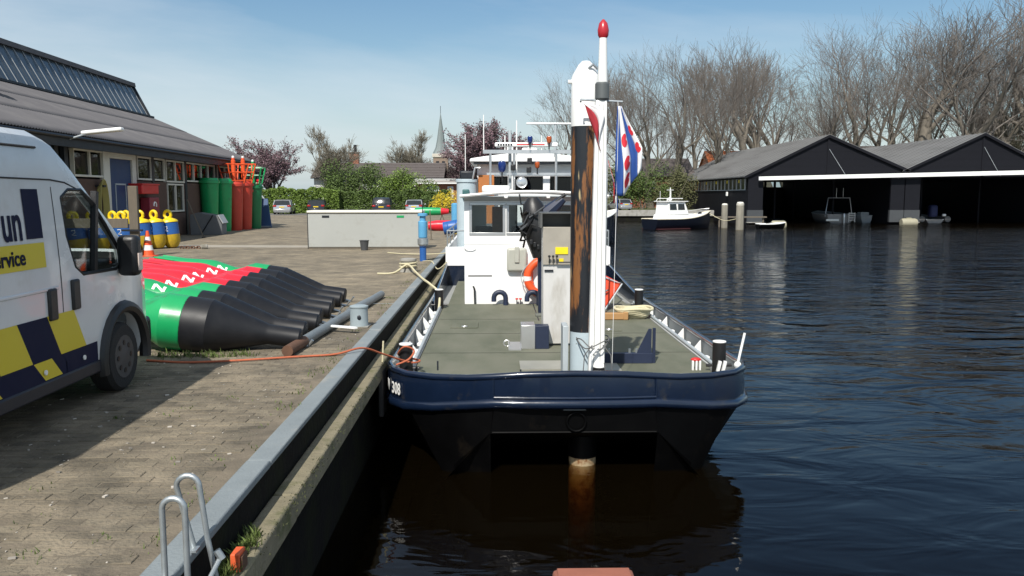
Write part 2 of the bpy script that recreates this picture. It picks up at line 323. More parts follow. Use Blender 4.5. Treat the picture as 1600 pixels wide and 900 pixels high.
def paver_shape(mb, x, y, r):
    a, b, c = .1045, .0515, .004; dz = r.gauss(0, .0016); tx = r.gauss(0, .010); ty = r.gauss(0, .016)
    zt = lambda px, py: G+dz+px*tx+py*ty-.0005
    vs = [(x+sx*a, y+sy*b, G-.03) for sx, sy in ((-1,-1),(1,-1),(1,1),(-1,1))]+[(x+sx*a, y+sy*b, zt(sx*a, sy*b)-.005) for sx, sy in ((-1,-1),(1,-1),(1,1),(-1,1))]+[(x+sx*(a-c), y+sy*(b-c), zt(sx*a, sy*b)) for sx, sy in ((-1,-1),(1,-1),(1,1),(-1,1))]
    fs = [(8,9,10,11)]
    for i in range(4):
        j = (i+1) % 4; fs += [(i, j, 4+j, 4+i), (4+i, 4+j, 8+j, 8+i)]
    mb.add(vs, fs)
cells = []
row = 0; y = PY0+.05
stain(SAND, 1.1)
while y < PY1-.05:
    x = PX0+.11+(row % 2)*.107
    while x < PX1-.10:
        if x > -.62*y-.9: cells.append((x, y))          # what lies left of the picture needs none
        x += .214
    y += .107; row += 1
near = sorted((c for c in cells if c[1] > 4.0 and c[0] > -.60*c[1]+.0), key=lambda c: c[1]*1.0-c[0]*.25)[:300]
nearset = set(near)
r5 = random.Random(5); protos = []
for i in range(12):
    q = MB(); paver_shape(q, 0, 0, r5); q.v = [(a, b, c-G) for a, b, c in q.v]
    me = bpy.data.meshes.new('paver'); me.from_pydata(q.v, [], q.f); me.materials.append(PAVER); protos.append(me)
for (x, y) in near:
    o = bpy.data.objects.new('paver', protos[r5.randrange(12)]); C.objects.link(o); o.parent = pave; o.location = (x, y, G); o.rotation_euler = (0, 0, r5.gauss(0, .012)+(math.pi if r5.random() < .5 else 0))
st = MB()
for c in cells:
    if c not in nearset: paver_shape(st, c[0], c[1], r5)
tag(st.build('pavers', PAVER, pave, smooth=0, fix=False), kind='stuff')

land = mat('meadow', (.09, .10, .035), .95, var=.3, scale=.2)
g = MB(); Z1 = G-.03
for (x0, x1, y0, y1) in ((-900, 28.5, 108, 1500), (28.5, 900, 142, 1500), (-900, -60, -200, 108)):
    g.add([(x0,y0,Z1),(x1,y0,Z1),(x1,y1,Z1),(x0,y1,Z1)], [(0,1,2,3)])
tag(g.build('ground', land, smooth=0, fix=False), kind='structure')
road = MB().add([(-60,82,G+.006),(-1.83,82,G+.006),(-1.83,107.5,G+.006),(-60,107.5,G+.006)], [(0,1,2,3)])
road.add([(-1.83,107.9,G-.02),(28.4,107.9,G-.02),(28.4,113,G-.02),(-1.83,113,G-.02)], [(0,1,2,3)])
tag(road.build('parking_road', mat('asphalt', (.12, .115, .105), .9, var=.15, scale=1, bump=.2, bscale=30), smooth=0, fix=False), kind='structure')
tag(MB().add([(-13.5,31.6,G+.004),(-6.9,31.2,G+.004),(-6.9,32.6,G+.004),(-13.5,33.2,G+.004)], [(0,1,2,3)]).build('concrete_strip', mat('pale_concrete', (.3, .27, .22), .9, var=.15), smooth=0, fix=False), kind='structure')

# quay wall: coping blocks, face coloured dark for shade and stain, timber waler
qw = thing('quay_wall', 'long quay wall with blue-grey concrete coping and mossy timber waler below', 'quay wall', (-1.7, 4, 0))
y = -6.0; k = 0
while y < 108:
    ln = 6.0
    MB().span((-1.83, y+.006, G-.045), (-1.65, y+ln-.006, G+.008+.003*math.sin(k*2.1))).build('coping_block', COPING, qw, bevel=.012)
    MB().span((-1.652, y+.004, 1.02), (-1.475+.004*math.sin(k*1.7), y+ln-.004, 1.22)).build('timber_waler', TIMBER, qw, bevel=.018)
    y += ln; k += 1
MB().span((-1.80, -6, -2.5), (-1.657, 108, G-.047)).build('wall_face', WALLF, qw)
# far bank at the end of the basin
fb = thing('bank_edge', 'low concrete bank edge across the far end of the basin', 'bank', (13, 107.6, 0))
for i in range(6): MB().span((-1.6+i*5.0, 107.2, .75), (3.38+i*5.0, 108.0, G+.02)).build('edge_beam', CONC, fb, bevel=.03)
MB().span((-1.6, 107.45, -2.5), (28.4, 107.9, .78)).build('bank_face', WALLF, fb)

def tufts(name, spots, label, parent=None, h=(.03, .10), m=GRASS, seed=1, spread=.07):
    r = random.Random(seed); mb = MB()
    for (x, y, z, nb) in spots:
        for i in range(nb):
            a = r.uniform(0, 6.28); d = abs(r.gauss(0, spread)); px, py = x+math.cos(a)*d, y+math.sin(a)*d; hh = r.uniform(*h); ln = r.uniform(.2, .9)*hh; b = r.uniform(0, 6.28); wd = r.uniform(.003, .007)
            dx, dy = math.cos(b), math.sin(b)
            mb.add([(px-dy*wd, py+dx*wd, z), (px+dy*wd, py-dx*wd, z), (px+dx*ln*.5+dy*wd*.7, py+dy*ln*.5-dx*wd*.7, z+hh*.65), (px+dx*ln, py+dy*ln, z+hh)], [(0,1,2),(0,2,3)])
    return tag(mb.build(name, m, parent, smooth=0, fix=False), label, kind='stuff', cat='weeds')
r3 = random.Random(3)
sp = [(-1.88-abs(r3.gauss(0, .09)), 4.2+r3.random()**1.4*22, G-.005, r3.randint(3, 14)) for i in range(90)]
sp += [(r3.uniform(-3.4, -2.0), r3.uniform(4.2, 9), G-.005, r3.randint(4, 14)) for i in range(14)]
tufts('weeds', sp, 'small green weeds growing along the inner edge of the coping', h=(.008, .04))
tufts('weeds', [(-4.1+i*.045, 10.05+r3.gauss(0, .05), G, 16) for i in range(26)], 'green weeds under the front lying buoys', h=(.02, .09), seed=4)
tufts('moss_grass', [(-1.60+abs(r3.gauss(0, .03)), 4.3+r3.random()*1.0, 1.215, 40) for i in range(36)], 'grass and moss growing on the waler beside the ladder', h=(.02, .085), seed=6, spread=.03)
tufts('moss', [(-1.485+r3.gauss(0, .006), 5+r3.random()*9, 1.19+r3.random()*.03, 14) for i in range(120)], 'moss fringe hanging on the outer edge of the timber waler', h=(.004, .016), seed=8, spread=.05, m=mat('moss', (.04, .045, .016), .9, var=.3))

rg = random.Random(12); gv = MB()
for i in range(420):
    x, y = rg.uniform(-4.6, -1.9), 4+rg.random()**1.3*12; z_ = rg.choice((.004, .005, .007, .012)); sx_ = z_*rg.uniform(.8, 2.0); a = rg.uniform(0, 3)
    gv.box((x, y, G+z_*.3), (sx_*1.6, sx_, z_*.8), rz=a, rx=rg.uniform(-.3, .3))
tag(gv.build('gravel_crumbs', mat('crumbs', (.33, .30, .26), .9, var=.3, island=.5), smooth=0, fix=False), 'pale gravel crumbs scattered over the quay paving', 'gravel', kind='stuff')

# ---------------------------------------------------------------- lofted vehicle bodies
def loft(mb, stations):
    """stations: list of (y, [(x, z) half section from bottom to top centre]) mirrored about x=0"""
    k = len(stations[0][1]); ring = 2*k-1
    for i, (y, h) in enumerate(stations):
        pts = [(x, y, z) for x, z in h]+[(-x, y, z) for x, z in h[-2::-1]]
        mb.v += pts
    b = len(mb.v)-ring*len(stations)
    for i in range(len(stations)-1):
        for j in range(ring-1):
            p = b+i*ring+j; mb.f.append((p, p+1, p+ring+1, p+ring))
        p = b+i*ring; mb.f.append((p+ring-1, p, p+ring, p+2*ring-1))
    mb.f.append(tuple(b+j for j in range(ring))); e = b+ring*(len(stations)-1); mb.f.append(tuple(e+j for j in range(ring-1, -1, -1)))
    return mb
def section(w, z0, H, tum=.09, zb=1.15, rnd_=.14, n=6):
    pts = [(w-.05, z0), (w, z0+.12)]
    zt = H-rnd_
    for i in range(1, n+1):
        z = z0+.12+(zt-z0-.12)*i/n; t = max(0, (z-zb)/1.35); pts.append((w-tum*t**1.4, z))
    wt = pts[-1][0]
    pts += [(wt-.03, H-rnd_*.45), (wt-.10, H-rnd_*.12), (wt-.28, H), (0, H+.015)]
    return pts
def wheel(parent, x, y, r, wd, side):
    t = MB(); M_ = Matrix.Translation((x, y, r)) @ Matrix.Rotation(R(90), 4, 'Y')
    t.lathe([(r*.62, -wd/2), (r*.9, -wd/2), (r, -wd*.33), (r, wd*.33), (r*.9, wd/2), (r*.62, wd/2)], 28, M_)
    o = t.build('wheel', RUBBER, parent, world=False)
    h = MB(); h.lathe([(r*.30, wd*.2*side), (r*.64, wd*.42*side), (r*.62, wd*.515*side), (r*.50, wd*.50*side), (r*.25, wd*.53*side), (.05, wd*.56*side)], 20, M_); h.build('rim', mat('hub_grey', (.07, .072, .075), .5, .3), o, world=False)
    for k in range(8):
        a = R(k*45); MB().cyl((x+side*wd*.49, y+r*.40*math.cos(a), r+r*.40*math.sin(a)), (x+side*wd*.535, y+r*.40*math.cos(a), r+r*.40*math.sin(a)), r*.075, 8).build('rim_hole', BLACKP, o, world=False)
    return o
def van():
    X0, YF = -4.72, 9.30
    t = thing('delivery_van', 'white high-roof service van with yellow and navy block stripes along its side', 'van', (X0, YF, G))
    # local: y = 0 at the bumper, rearwards negative; x = +-1.0 sides
    W = 1.02
    prof = [(-5.4, 2.46, W-.01), (-5.2, 2.50, W), (-3.6, 2.51, W), (-2.25, 2.50, W), (-2.0, 2.44, W), (-1.75, 2.27, W), (-1.45, 2.03, W), (-1.15, 1.80, W), (-.9, 1.60, W-.005), (-.68, 1.42, W-.015), (-.5, 1.31, W-.03), (-.25, 1.17, W-.09), (-.08, .98, W-.19), (0, .72, W-.28)]
    st_ = [(y, section(w_, .30, H, rnd_=.16 if H > 1.5 else .12)) for y, H, w_ in prof]
    body = loft(MB(), st_).build('body', VANW, t, world=False)
    inner = loft(MB(), [(-2.75, section(W-.06, .62, 2.44, rnd_=.12))]+[(y, section(w_-.06, .62, H-.05, rnd_=.12)) for y, H, w_ in prof if -2.3 < y < -.4]).build('c', VANW, t, world=False)
    cutters = [inner]
    win = [(-2.0, 1.93), (-1.86, 2.0), (-1.62, 2.0), (-1.45, 1.90), (-1.22, 1.68), (-.98, 1.42), (-.96, 1.27), (-1.1, 1.23), (-1.75, 1.24), (-1.88, 1.32), (-1.98, 1.6)]
    cutters.append(MB().prism(win, -1.4, 1.4, 'x').build('c', VANW, t, world=False))
    ws = MB(); ws.add([(-.80, -1.98, 2.33), (.80, -1.98, 2.33), (.87, -.72, 1.36), (-.87, -.72, 1.36), (-.80, -1.6, 2.6), (.80, -1.6, 2.6), (.87, -.1, 1.75), (-.87, -.1, 1.75)], [(0,1,2,3),(4,7,6,5),(0,4,5,1),(1,5,6,2),(2,6,7,3),(3,7,4,0)])
    cutters.append(ws.build('c', VANW, t, world=False))
    for yy in (-1.0, -4.45): cutters.append(MB().cyl((-1.3, yy, .36), (1.3, yy, .36), .43, 32).build('c', VANW, t, world=False))
    cut(body, cutters)
    for s in (1, -1):
        wn = MB().prism([(a, b) for a, b in win], s*.962, s*.967, 'x').build('side_window', glass('van_glass', (.80, .84, .83)), t, world=False)
        fr_ = MB(); loop = win+[win[0]]
        fr_.tube([(s*(W-.014-.09*max(0, (z-1.15)/1.35)**1.4), y, z) for y, z in loop], .020, 6); fr_.build('window_seal', BLACKP, t, world=False)
        dv = MB(); dv.box((s*.975, -1.42, 1.6), (.05, .055, .78), rx=R(-8)); dv.build('window_divider', BLACKP, t, world=False)
        # wheel arch trim, door mirror, handles, door gaps, side trim
        arch = MB(); pts = [(s*(W-.005), -1.0+.49*math.cos(a), .36+.49*math.sin(a)) for a in [R(-12+i*12) for i in range(18)]]
        arch.tube(pts, .062, 8); arch.build('wheel_arch_trim', BLACKP, t, world=False)
        arch = MB(); arch.tube([(s*(W-.005), -4.45+.49*math.cos(a), .36+.49*math.sin(a)) for a in [R(-8+i*12) for i in range(17)]], .05, 8); arch.build('wheel_arch_trim', BLACKP, t, world=False)
        mr = MB(); mr.box((s*(W+.10), -1.02, 1.36), (.20, .15, .40)); mo = mr.build('door_mirror', BLACKP, t, world=False, bevel=.05, seg=3)
        MB().box((s*(W+.0), -1.0, 1.24), (.16, .07, .08)).build('mirror_arm', BLACKP, mo, world=False, bevel=.02)
        MB().box((s*(W+.203), -1.02, 1.30), (.012, .09, .17)).build('indicator', mat('clear_lens', (.55, .45, .4), .15), mo, world=False, bevel=.004)
        for (yy, zc) in ((-2.32, 1.04), (-1.93, 1.08)):
            hd = MB(); hd.box((s*(W+.008), yy, zc), (.035, .13, .27)); hd.build('door_handle', BLACKP, t, world=False, bevel=.045, seg=3)
        gp = MB(); xg = lambda z: s*(W+.0015-.09*max(0, (z-1.15)/1.35)**1.4)
        for yy, z0, z1 in ((-2.14, .42, 2.02), (-3.42, .42, 2.10)):
            for i in range(8):
                za, zb_ = z0+(z1-z0)*i/8, z0+(z1-z0)*(i+1)/8
                gp.add([(xg(za), yy-.006, za), (xg(za), yy+.006, za), (xg(zb_), yy+.006, zb_), (xg(zb_), yy-.006, zb_)], [(0,1,2,3)])
        gp.tube([(xg(2.08)+s*.001, yy, zz_) for yy, zz_ in ((-5.3, 2.10), (-2.14, 2.08), (-1.9, 2.06), (-1.6, 1.98), (-1.35, 1.80))], .007, 5)
        gp.tube([(xg(2.34)+s*.004, -5.3, 2.34), (xg(2.34)+s*.004, -2.3, 2.34)], .010, 5)
        gp.build('door_gap', mat('gap_dark', (.03, .03, .03), .8), t, world=False, fix=False)
        rb = MB(); rb.span((s*(W-.01), -5.1, 1.155), (s*(W+.008), -2.2, 1.185)); rb.build('body_crease', VANW, t, world=False, bevel=.008)
        # printed blocks: slanted navy and yellow bands low on the side
        lo = MB(); hi = MB(); xx = s*(W+.003); xb = s*(W+.0045)
        y = -5.3; i = 0; step = .44; sl = .19
        yl = MB(); nv = MB()
        while y < -.62:
            q = yl if i % 2 else nv; y2 = min(y+step, -.60)
            ok = lambda yy: not (abs(yy+1.0) < .56 or abs(yy+4.45) < .56)
            if ok(y-.08) and ok(y2+.02): q.add([(xx, y, .60), (xx, y2, .60), (xx, y2-sl, .95), (xx, y-sl, .95)], [(0,1,2,3)])
            q2 = nv if i % 2 else yl; y2b = y+(y2-y)*(1 if i % 2 else .62)
            if ok(y) and ok(y2+.1): q2.add([(xx, y+sl*.9, .43), (xx, y2b+sl*.9, .43), (xx, y2b+.01, .595), (xx, y+.01, .595)], [(0,1,2,3)])
            y = y2; i += 1
        for ya, yb_ in ((-5.3, -5.02), (-3.88, -1.57)): nv.add([(xx-s*.0015, ya, .42), (xx-s*.0015, yb_, .42), (xx-s*.0015, yb_, .60), (xx-s*.0015, ya, .60)], [(0,1,2,3)])
        yl.build('yellow_print', mat('print_yellow', (.60, .48, .02), .35, var=.04), t, world=False, smooth=0, fix=False); nv.build('navy_print', mat('print_navy', (.006, .009, .034), .6, var=.05, spec=.15), t, world=False, smooth=0, fix=False)
        sk = MB(); sk.span((s*(W-.03), -4.0, .30), (s*(W+.012), -1.5, .425)); sk.build('sill_trim', mat('trim_navy', (.012, .013, .02), .5), t, world=False, bevel=.02)
        for yy in (-3.3, -2.5, -1.85): MB().cyl((s*(W+.01), yy, .50), (s*(W+.02), yy, .50), .022, 10).build('marker_button', WHITE, t, world=False)
    # lettering and blocks on the right-hand side
    pn = mat('print_navy', (.006, .009, .034), .6, spec=.15); pyl = mat('print_yellow', (.60, .48, .02))
    xr = W+.004-.015
    def side_pt(y, z): return (X0+W+.005-.09*max(0, (z-1.15)/1.35)**1.4, YF+y, G+z)
    def panel(name, y0, y1, z0, z1, m):
        MB().add([side_pt(y0, z0), side_pt(y1, z0), side_pt(y1, (z0+z1)/2), side_pt(y1, z1), side_pt(y0, z1), side_pt(y0, (z0+z1)/2)], [(0,1,2,5),(5,2,3,4)]).build(name, m, t, smooth=0, fix=False)
    panel('navy_print', -2.60, -2.36, 1.60, 2.0, pn)
    panel('yellow_print', -4.1, -2.36, 1.36, 1.565, pyl)
    a = Vector(side_pt(-2.66, 1.60)); up = Vector(side_pt(-2.66, 1.95))-a
    lettering('un', .42, frame(a+Vector((.002, 0, 0)), (0, 1, 0), up), pn, t, bold=.006, sx=.66, align='right')
    a = Vector(side_pt(-2.66, 1.405)); up = Vector(side_pt(-2.66, 1.55))-a
    lettering('service', .17, frame(a+Vector((.004, 0, 0)), (0, 1, 0), up), pn, t, bold=.003, sx=1.0, align='right')
    for yy in (-1.0, -4.45):
        for s in (1, -1): wheel(t, s*.90, yy, .345, .22, s)
    MB().span((-.88, -.28, .30), (.88, .03, .62)).build('bumper', BLACKP, t, world=False, bevel=.06, seg=3)
    for s in (1, -1):
        MB().box((s*.72, -.17, .98), (.26, .22, .30), rz=-s*.35).build('headlight', mat('headlight', (.5, .5, .5), .1, .3), t, world=False, bevel=.05, seg=3)
        st2 = MB(); st2.box((s*.45, -2.05, .92), (.5, .5, .16)); st2.box((s*.45, -2.32, 1.22), (.46, .13, .62), rx=R(10)); st2.box((s*.45, -2.40, 1.60), (.24, .09, .18)); st2.build('seat', mat('seat_cloth', (.03, .03, .035), .9), t, world=False, bevel=.04)
    MB().box((0, -.9, 1.2), (1.7, .55, .22)).build('dashboard', BLACKP, t, world=False, bevel=.05)
    MB().add([(-.79, -1.95, 2.335), (.79, -1.95, 2.335), (.86, -.69, 1.365), (-.86, -.69, 1.365)], [(0,1,2,3)]).build('windscreen', glass('van_glass'), t, world=False, smooth=0)
    MB().tube([(.45+.17*math.cos(a), -1.25+.06*math.sin(a), 1.32+.16*math.sin(a)) for a in [R(i*20) for i in range(19)]], .015, 6).build('steering_wheel', BLACKP, t, world=False)
    MB().span((-.95, -5.1, .32), (.95, -.3, .42)).build('underbody', BLACKP, t, world=False)
van()

def car(name, label, x, y, m, L_=4.4, W_=1.82, H_=1.5, rz=0.0, zb=G, suv=False, group='parked cars'):
    t = thing(name, label, 'car', (x, y, zb), rz, group)   # rear bumper at local y = 0, nose towards +y
    w = W_/2; belt = .92 if not suv else 1.02
    body = [(0, .66, w-.12), (.06, .92, w-.05), (.35, belt+.02, w), (1.3, belt, w), (2.9, belt-.04, w), (3.6, belt-.12, w-.03), (L_-.25, .78, w-.08), (L_, .60, w-.2)]
    loft(MB(), [(yy, [(ww-.08, .22), (ww, .36), (ww, .6 if h > .7 else h*.8), (ww-.02, h-.05), (ww-.1, h), (0, h+.015)]) for yy, h, ww in body]).build('body', m, t, world=False)
    gr = [(.18, belt+.02, w-.06), (.55, H_-.10, w-.17), (.9, H_-.02, w-.19), (1.9, H_, w-.18), (2.5, H_-.12, w-.17), (3.25, belt-.02, w-.06)]
    loft(MB(), [(yy, [(ww+.02 if h < belt+.1 else w-.06, belt-.06), (ww, max(belt, h-.14)), (ww-.05, h-.03), (0, h)]) for yy, h, ww in gr]).build('cabin', DGLASS, t, world=False)
    rf = loft(MB(), [(yy, [(ww+.012, h-.05), (ww-.03, h+.008), (0, h+.014)]) for yy, h, ww in gr[1:5]]); rf.build('roof', m, t, world=False)
    for s in (1, -1):
        MB().tube([(s*(w-.055), .20, belt+.02), (s*(w-.15), .56, H_-.1)], .05, 6).build('rear_pillar', m, t, world=False)
        MB().tube([(s*(w-.07), 1.75, belt), (s*(w-.16), 1.75, H_-.05)], .04, 6).build('door_pillar', m, t, world=False)
        MB().box((s*(w-.20), .035, .86), (.34, .10, .17)).build('tail_light', mat('tail_lens', (.35, .012, .012), .2), t, world=False, bevel=.03)
        MB().box((s*(w+.06), 2.85, belt+.06), (.16, .1, .13)).build('door_mirror', m, t, world=False, bevel=.03)
        for yy in (.78, L_-.85): wheel(t, s*(w-.10), yy, .33, .21, s)
    MB().span((-.26, -.012, .70), (.26, .03, .81)).build('number_plate', PLATE, t, world=False)
    MB().span((-w+.12, -.03, .30), (w-.12, .12, .56)).build('bumper', m if not suv else BLACKP, t, world=False, bevel=.05)
    MB().span((-w+.2, .02, .18), (w-.2, L_-.2, .34)).build('underbody', BLACKP, t, world=False)
    return t
car('parked_car', 'silver hatchback parked by the hedge nearest the workshop', -21.6, 85.5, SILVER, rz=.12)
car('parked_car', 'dark grey hatchback parked beside the silver one against the hedge', -18.6, 87.6, DCAR, rz=.08)
car('parked_car', 'dark sport utility car parked in front of the green shrub', -11.6, 86.0, DCAR, H_=1.72, W_=1.9, suv=True)
car('parked_car', 'silver estate car with red lights parked left of the brick annex', -8.4, 87.5, SILVER, H_=1.5, L_=4.6)
car('parked_car', 'silver hatchback parked on the far bank beside the cabin cruiser', 17.4, 109.5, SILVER, H_=1.5, rz=.3, zb=G-.02)
car('parked_car', 'dark car parked on the far bank behind the moored dark boat', 12.9, 110.5, DCAR, H_=1.55, rz=math.pi-.2, zb=G-.02)

# ---------------------------------------------------------------- workshop
def workshop():
    t = thing('workshop_building', 'long low workshop with corrugated grey roof, glazed ridge and blue door', 'building', (-15.75, 53, G), .033)
    B = lambda: MB()
    Lw = 46.0; e = .75; ez = 3.98; sx, sz = -5.5, 6.72; tx, tz = -6.5, 8.72; W_ = 17.4
    q = lambda n, mb, m, p=t, **k: mb.build(n, m, p, world=False, **k)
    # windows along the wall: (y0, y1, z0, z1, panes, glass)
    wins = [(-29.3, -24.9, 2.68, 3.66, 3), (-22.7, -20.1, 2.62, 3.64, 2), (-16.9, -15.3, 2.6, 3.62, 1), (-15.1, -13.7, 2.6, 3.62, 1), (-13.5, -11.0, 2.55, 3.6, 2), (-13.4, -11.2, 1.15, 2.5, 2), (-10.7, -5.9, 2.62, 3.6, 4), (-5.4, -1.0, 2.62, 3.6, 3)]
    # brick wall courses with the door and window openings left free
    wall = MB(); door = (-19.8, -17.6, 0, 3.5)
    wall.span((-.25, -Lw, 0), (0, -19.9, 2.55)); wall.span((-.25, -17.4, 0), (0, -13.5, 2.55)); wall.span((-.25, -11.1, 0), (0, 0, 2.55)); wall.span((-.25, -13.5, 0), (0, -11.1, 1.10))
    wl = q('brick_wall', wall, BRICK)
    br = MB()
    for i in range(33):
        z = .04+i*.075
        for (a, b) in ((-19.9+.0, -Lw), (-17.4, -13.5), (-11.1, 0)):
            if b < a: a, b = b, a
            br.span((-.02, a+.01, z), (.006, b-.01, z+.062))
    tag(q('brick_courses', br, BRICK, wl, fix=False, smooth=0), kind='stuff')
    q('gable_wall', MB().prism([(0, 0), (-W_, 0), (-W_, 3.6), (sx-6, sz-.1), (tx, sz-.1), (0, 3.6)], -.24, -.01, 'y'), BRICK)
    q('back_wall', MB().span((-W_, -Lw, 0), (-W_+.25, 0, 3.7)), BRICK)
    q('upper_wall', MB().span((-.24, -Lw, 3.66), (-.02, 0, 4.2)), DARKTRIM)
    q('dark_interior', MB().span((-6, -Lw+.5, .02), (-5.9, -.5, 4.6)), mat('interior_grey', (.09, .085, .08), .9))
    for (y0, y1, z0, z1, n) in wins:
        f = MB(); f.span((-.14, y0, z0), (.03, y1, z0+.08)); f.span((-.14, y0, z1-.08), (.03, y1, z1))
        for i in range(n+1):
            yy = y0+(y1-y0)*i/n; f.span((-.13, max(y0, yy-.045), z0+.08), (.028, min(y1, yy+.045), z1-.08))
        w_ = q('window', f, CREAM, bevel=.008)
        for i in range(n):
            a = y0+(y1-y0)*i/n+.045; b = y0+(y1-y0)*(i+1)/n-.045
            q('pane', MB().span((-.06, a, z0+.08), (-.052, b, z1-.08)), glass('workshop_glass', (.28, .3, .31)), w_)
    for yy in (-24.0, -23.3, -15.2, -10.85, -5.65, -.4, -30): q('wall_post', MB().span((-.1, yy-.14, 0 if yy > -11 else 2.5), (.05, yy+.14, 3.9)), DARKTRIM, bevel=.01)
    fr_ = MB(); fr_.span((-.12, -20.35, 0), (.06, -19.75, 3.66)); fr_.span((-.12, -17.55, 0), (.06, -17.15, 3.66)); fr_.span((-.12, -19.75, 3.40), (.06, -17.55, 3.66))
    q('door_frame', fr_, CREAM, bevel=.02)
    d = q('door', MB().span((-.08, -19.74, .02), (-.02, -17.56, 3.39)), DOORB, bevel=.01)
    pn = MB()
    for a, b in (((-19.2, .4), (-19.14, 2.4)), ((-18.2, .4), (-18.14, 2.4)), ((-19.2, 2.36), (-18.14, 2.42))): pn.span((-.02, a[0], a[1]), (.0, b[0], b[1]))
    q('panel_moulding', pn, GREYP, d); q('door_handle', MB().span((-.02, -17.78, 1.02), (.05, -17.66, 1.12)), ALU, d)
    q('eave_fascia', MB().span((e-.10, -Lw, ez-.42), (e-.04, .3, ez-.02)), DARKTRIM)
    q('eave_soffit', MB().span((-.02, -Lw, ez-.36), (e-.10, .3, ez-.33)), DARKTRIM)
    q('gutter', MB().cyl((e+.03, -Lw, ez-.09), (e+.03, .3, ez-.09), .055, 8), DARKTRIM)
    q('verge_board', MB().prism([(e, ez-.3), (e, ez-.02), (sx, sz-.02), (sx, sz-.34)], .28, .33, 'y'), DARKTRIM)
    # corrugated sheets: real waves along the length
    def corr(x0, z0, x1, z1, y0, y1, name, m, pitch=.177, amp=.028):
        n = int((y1-y0)/pitch*4); nx = 4; vs = []; nrm = Vector((-(z1-z0), 0, x1-x0)).normalized()
        if nrm.z < 0: nrm = -nrm
        for i in range(n+1):
            a = amp*math.sin(i*math.pi/2)
            for j in range(nx+1):
                f = j/nx; lap = .03*((j % 2))*0
                vs.append((x0+(x1-x0)*f+nrm.x*a, y0+(y1-y0)*i/n, z0+(z1-z0)*f+nrm.z*(a+lap)))
        mb = MB().add(vs, [(i*(nx+1)+j, (i+1)*(nx+1)+j, (i+1)*(nx+1)+j+1, i*(nx+1)+j+1) for i in range(n) for j in range(nx)])
        o = q(name, mb, m, fix=False, smooth=60); sol = o.modifiers.new('thick', 'SOLIDIFY'); sol.thickness = .012; sol.offset = -1
        return o
    n = 3
    for k in range(n):          # three laps of sheeting up the slope
        f0, f1 = k/n, (k+1)/n+.02
        X = lambda f: e+(sx-e)*f
        Zf = lambda f: ez+(sz-ez)*f
        corr(X(f0), Zf(f0)+.022, X(min(1, f1)), Zf(min(1, f1))+.008, -Lw, .3, 'roof_sheet_row', ROOFC)
    q('roof_far_slope', MB().prism([(2*tx-2.1-sx, sz), (2*tx-2.1-sx, sz-.05), (-W_-.6, ez-.05), (-W_-.6, ez)], -Lw, .3, 'y'), ROOFC)
    # glazed monitor along the ridge
    q('monitor_side', MB().prism([(sx-.02, sz-.1), (tx, tz-.1), (tx-2.1, tz-.1), (2*tx-2.1-sx, sz-.1)], -Lw, -.02, 'y'), mat('wired_glass', (.06, .075, .085), .25, var=.25, scale=.6, stretch=(1, 1, .2), spec=.6))
    bars = MB(); y = -Lw+.3
    rr = random.Random(2)
    while y < -.1:
        bars_o = MB().tube([(sx+.03, y, sz+.02), (tx+.03, y, tz-.12)], .02, 4)
        q('glazing_bar', bars_o, mat('bar_grey', (.26, .28, .29), .5), smooth=0)
        y += .78
    q('monitor_roof', MB().prism([(tx+.16, tz-.14), (tx+.12, tz+.10), (tx-1.05, tz+.3), (tx-2.22, tz+.10), (tx-2.26, tz-.14)], -Lw-.1, .12, 'y'), ROOFC)
    q('monitor_end_trim', MB().prism([(sx+.07, sz-.05), (tx+.07, tz-.05), (tx-.1, tz-.05), (sx-.1, sz-.05)], -.02, .09, 'y'), DARKTRIM)
    q('monitor_base_flashing', MB().span((sx-.05, -Lw, sz-.02), (sx+.2, .1, sz+.08)), DARKTRIM)
    # roof ventilator
    v = q('roof_ventilator', MB().lathe([(.55, 0), (.55, 1.15), (.62, 1.2), (.9, 1.5), (.88, 1.65), (.45, 2.2), (.1, 2.4)], 18, Matrix.Translation((-3.2, -22.6, 5.25)) @ Matrix.Scale(.66, 4)), GREYP)
    # lamp on an arm under the eave
    lm = MB(); lm.tube([(e-.05, -24.4, ez-.15), (e+.5, -24.4, ez+.02)], .03, 6); arm = q('lamp_arm', lm, GREYP)
    hd = MB().box((e+1.0, -24.3, ez+.12), (1.35, .30, .13), ry=R(-6)); q('lamp_head', hd, LAMPW, bevel=.05, seg=3)
workshop()
def at_ws(y, x=0):   # world point on the workshop wall line, y metres towards the viewer from its far corner
    c, s = math.cos(.033), math.sin(.033); return (-15.75+x*c-y*s, 53+x*s+y*c)

# wall-side things
x, y = at_ws(-16.3, .25)
t = thing('hose_cabinet', 'red fire hose cabinet with white symbols on the workshop wall', 'cabinet', (x, y, G), .033)
MB().span((-.22, -.55, .35), (.2, .55, 1.85)).build('case', mat('dark_red', (.22, .012, .03), .4), t, world=False, bevel=.03)
for z in (1.5, .75): MB().tube([(.205, .15*math.cos(a), z+.15*math.sin(a)) for a in [R(i*30-20) for i in range(8)]], .035, 6).build('white_symbol', WHITE, t, world=False)
t = thing('red_canopy_box', 'red box mounted above the hose cabinet under dark windows', 'box', (*at_ws(-16.9, .2), G+2.0), .033)
MB().span((-.2, -.95, 0), (.32, .95, .4)).build('case', RED, t, world=False, bevel=.03)
MB().span((-.22, -.99, .38), (.36, .99, .44)).build('lid', RED, t, world=False, bevel=.01)
t = thing('hose_coil', 'coiled yellowish hose hanging on the wall left of the blue door', 'hose', (*at_ws(-21.0, .1), G), .033)
for k in range(7): MB().tube([(.04+.02*k, .28*math.cos(a)*(1+.05*k)+.02*k, 1.45+(.85+.04*k)*math.sin(a)) for a in [R(i*18) for i in range(21)]], .03, 6).build('hose_loop', mat('hose_yellow', (.32, .27, .08), .7), t, world=False)
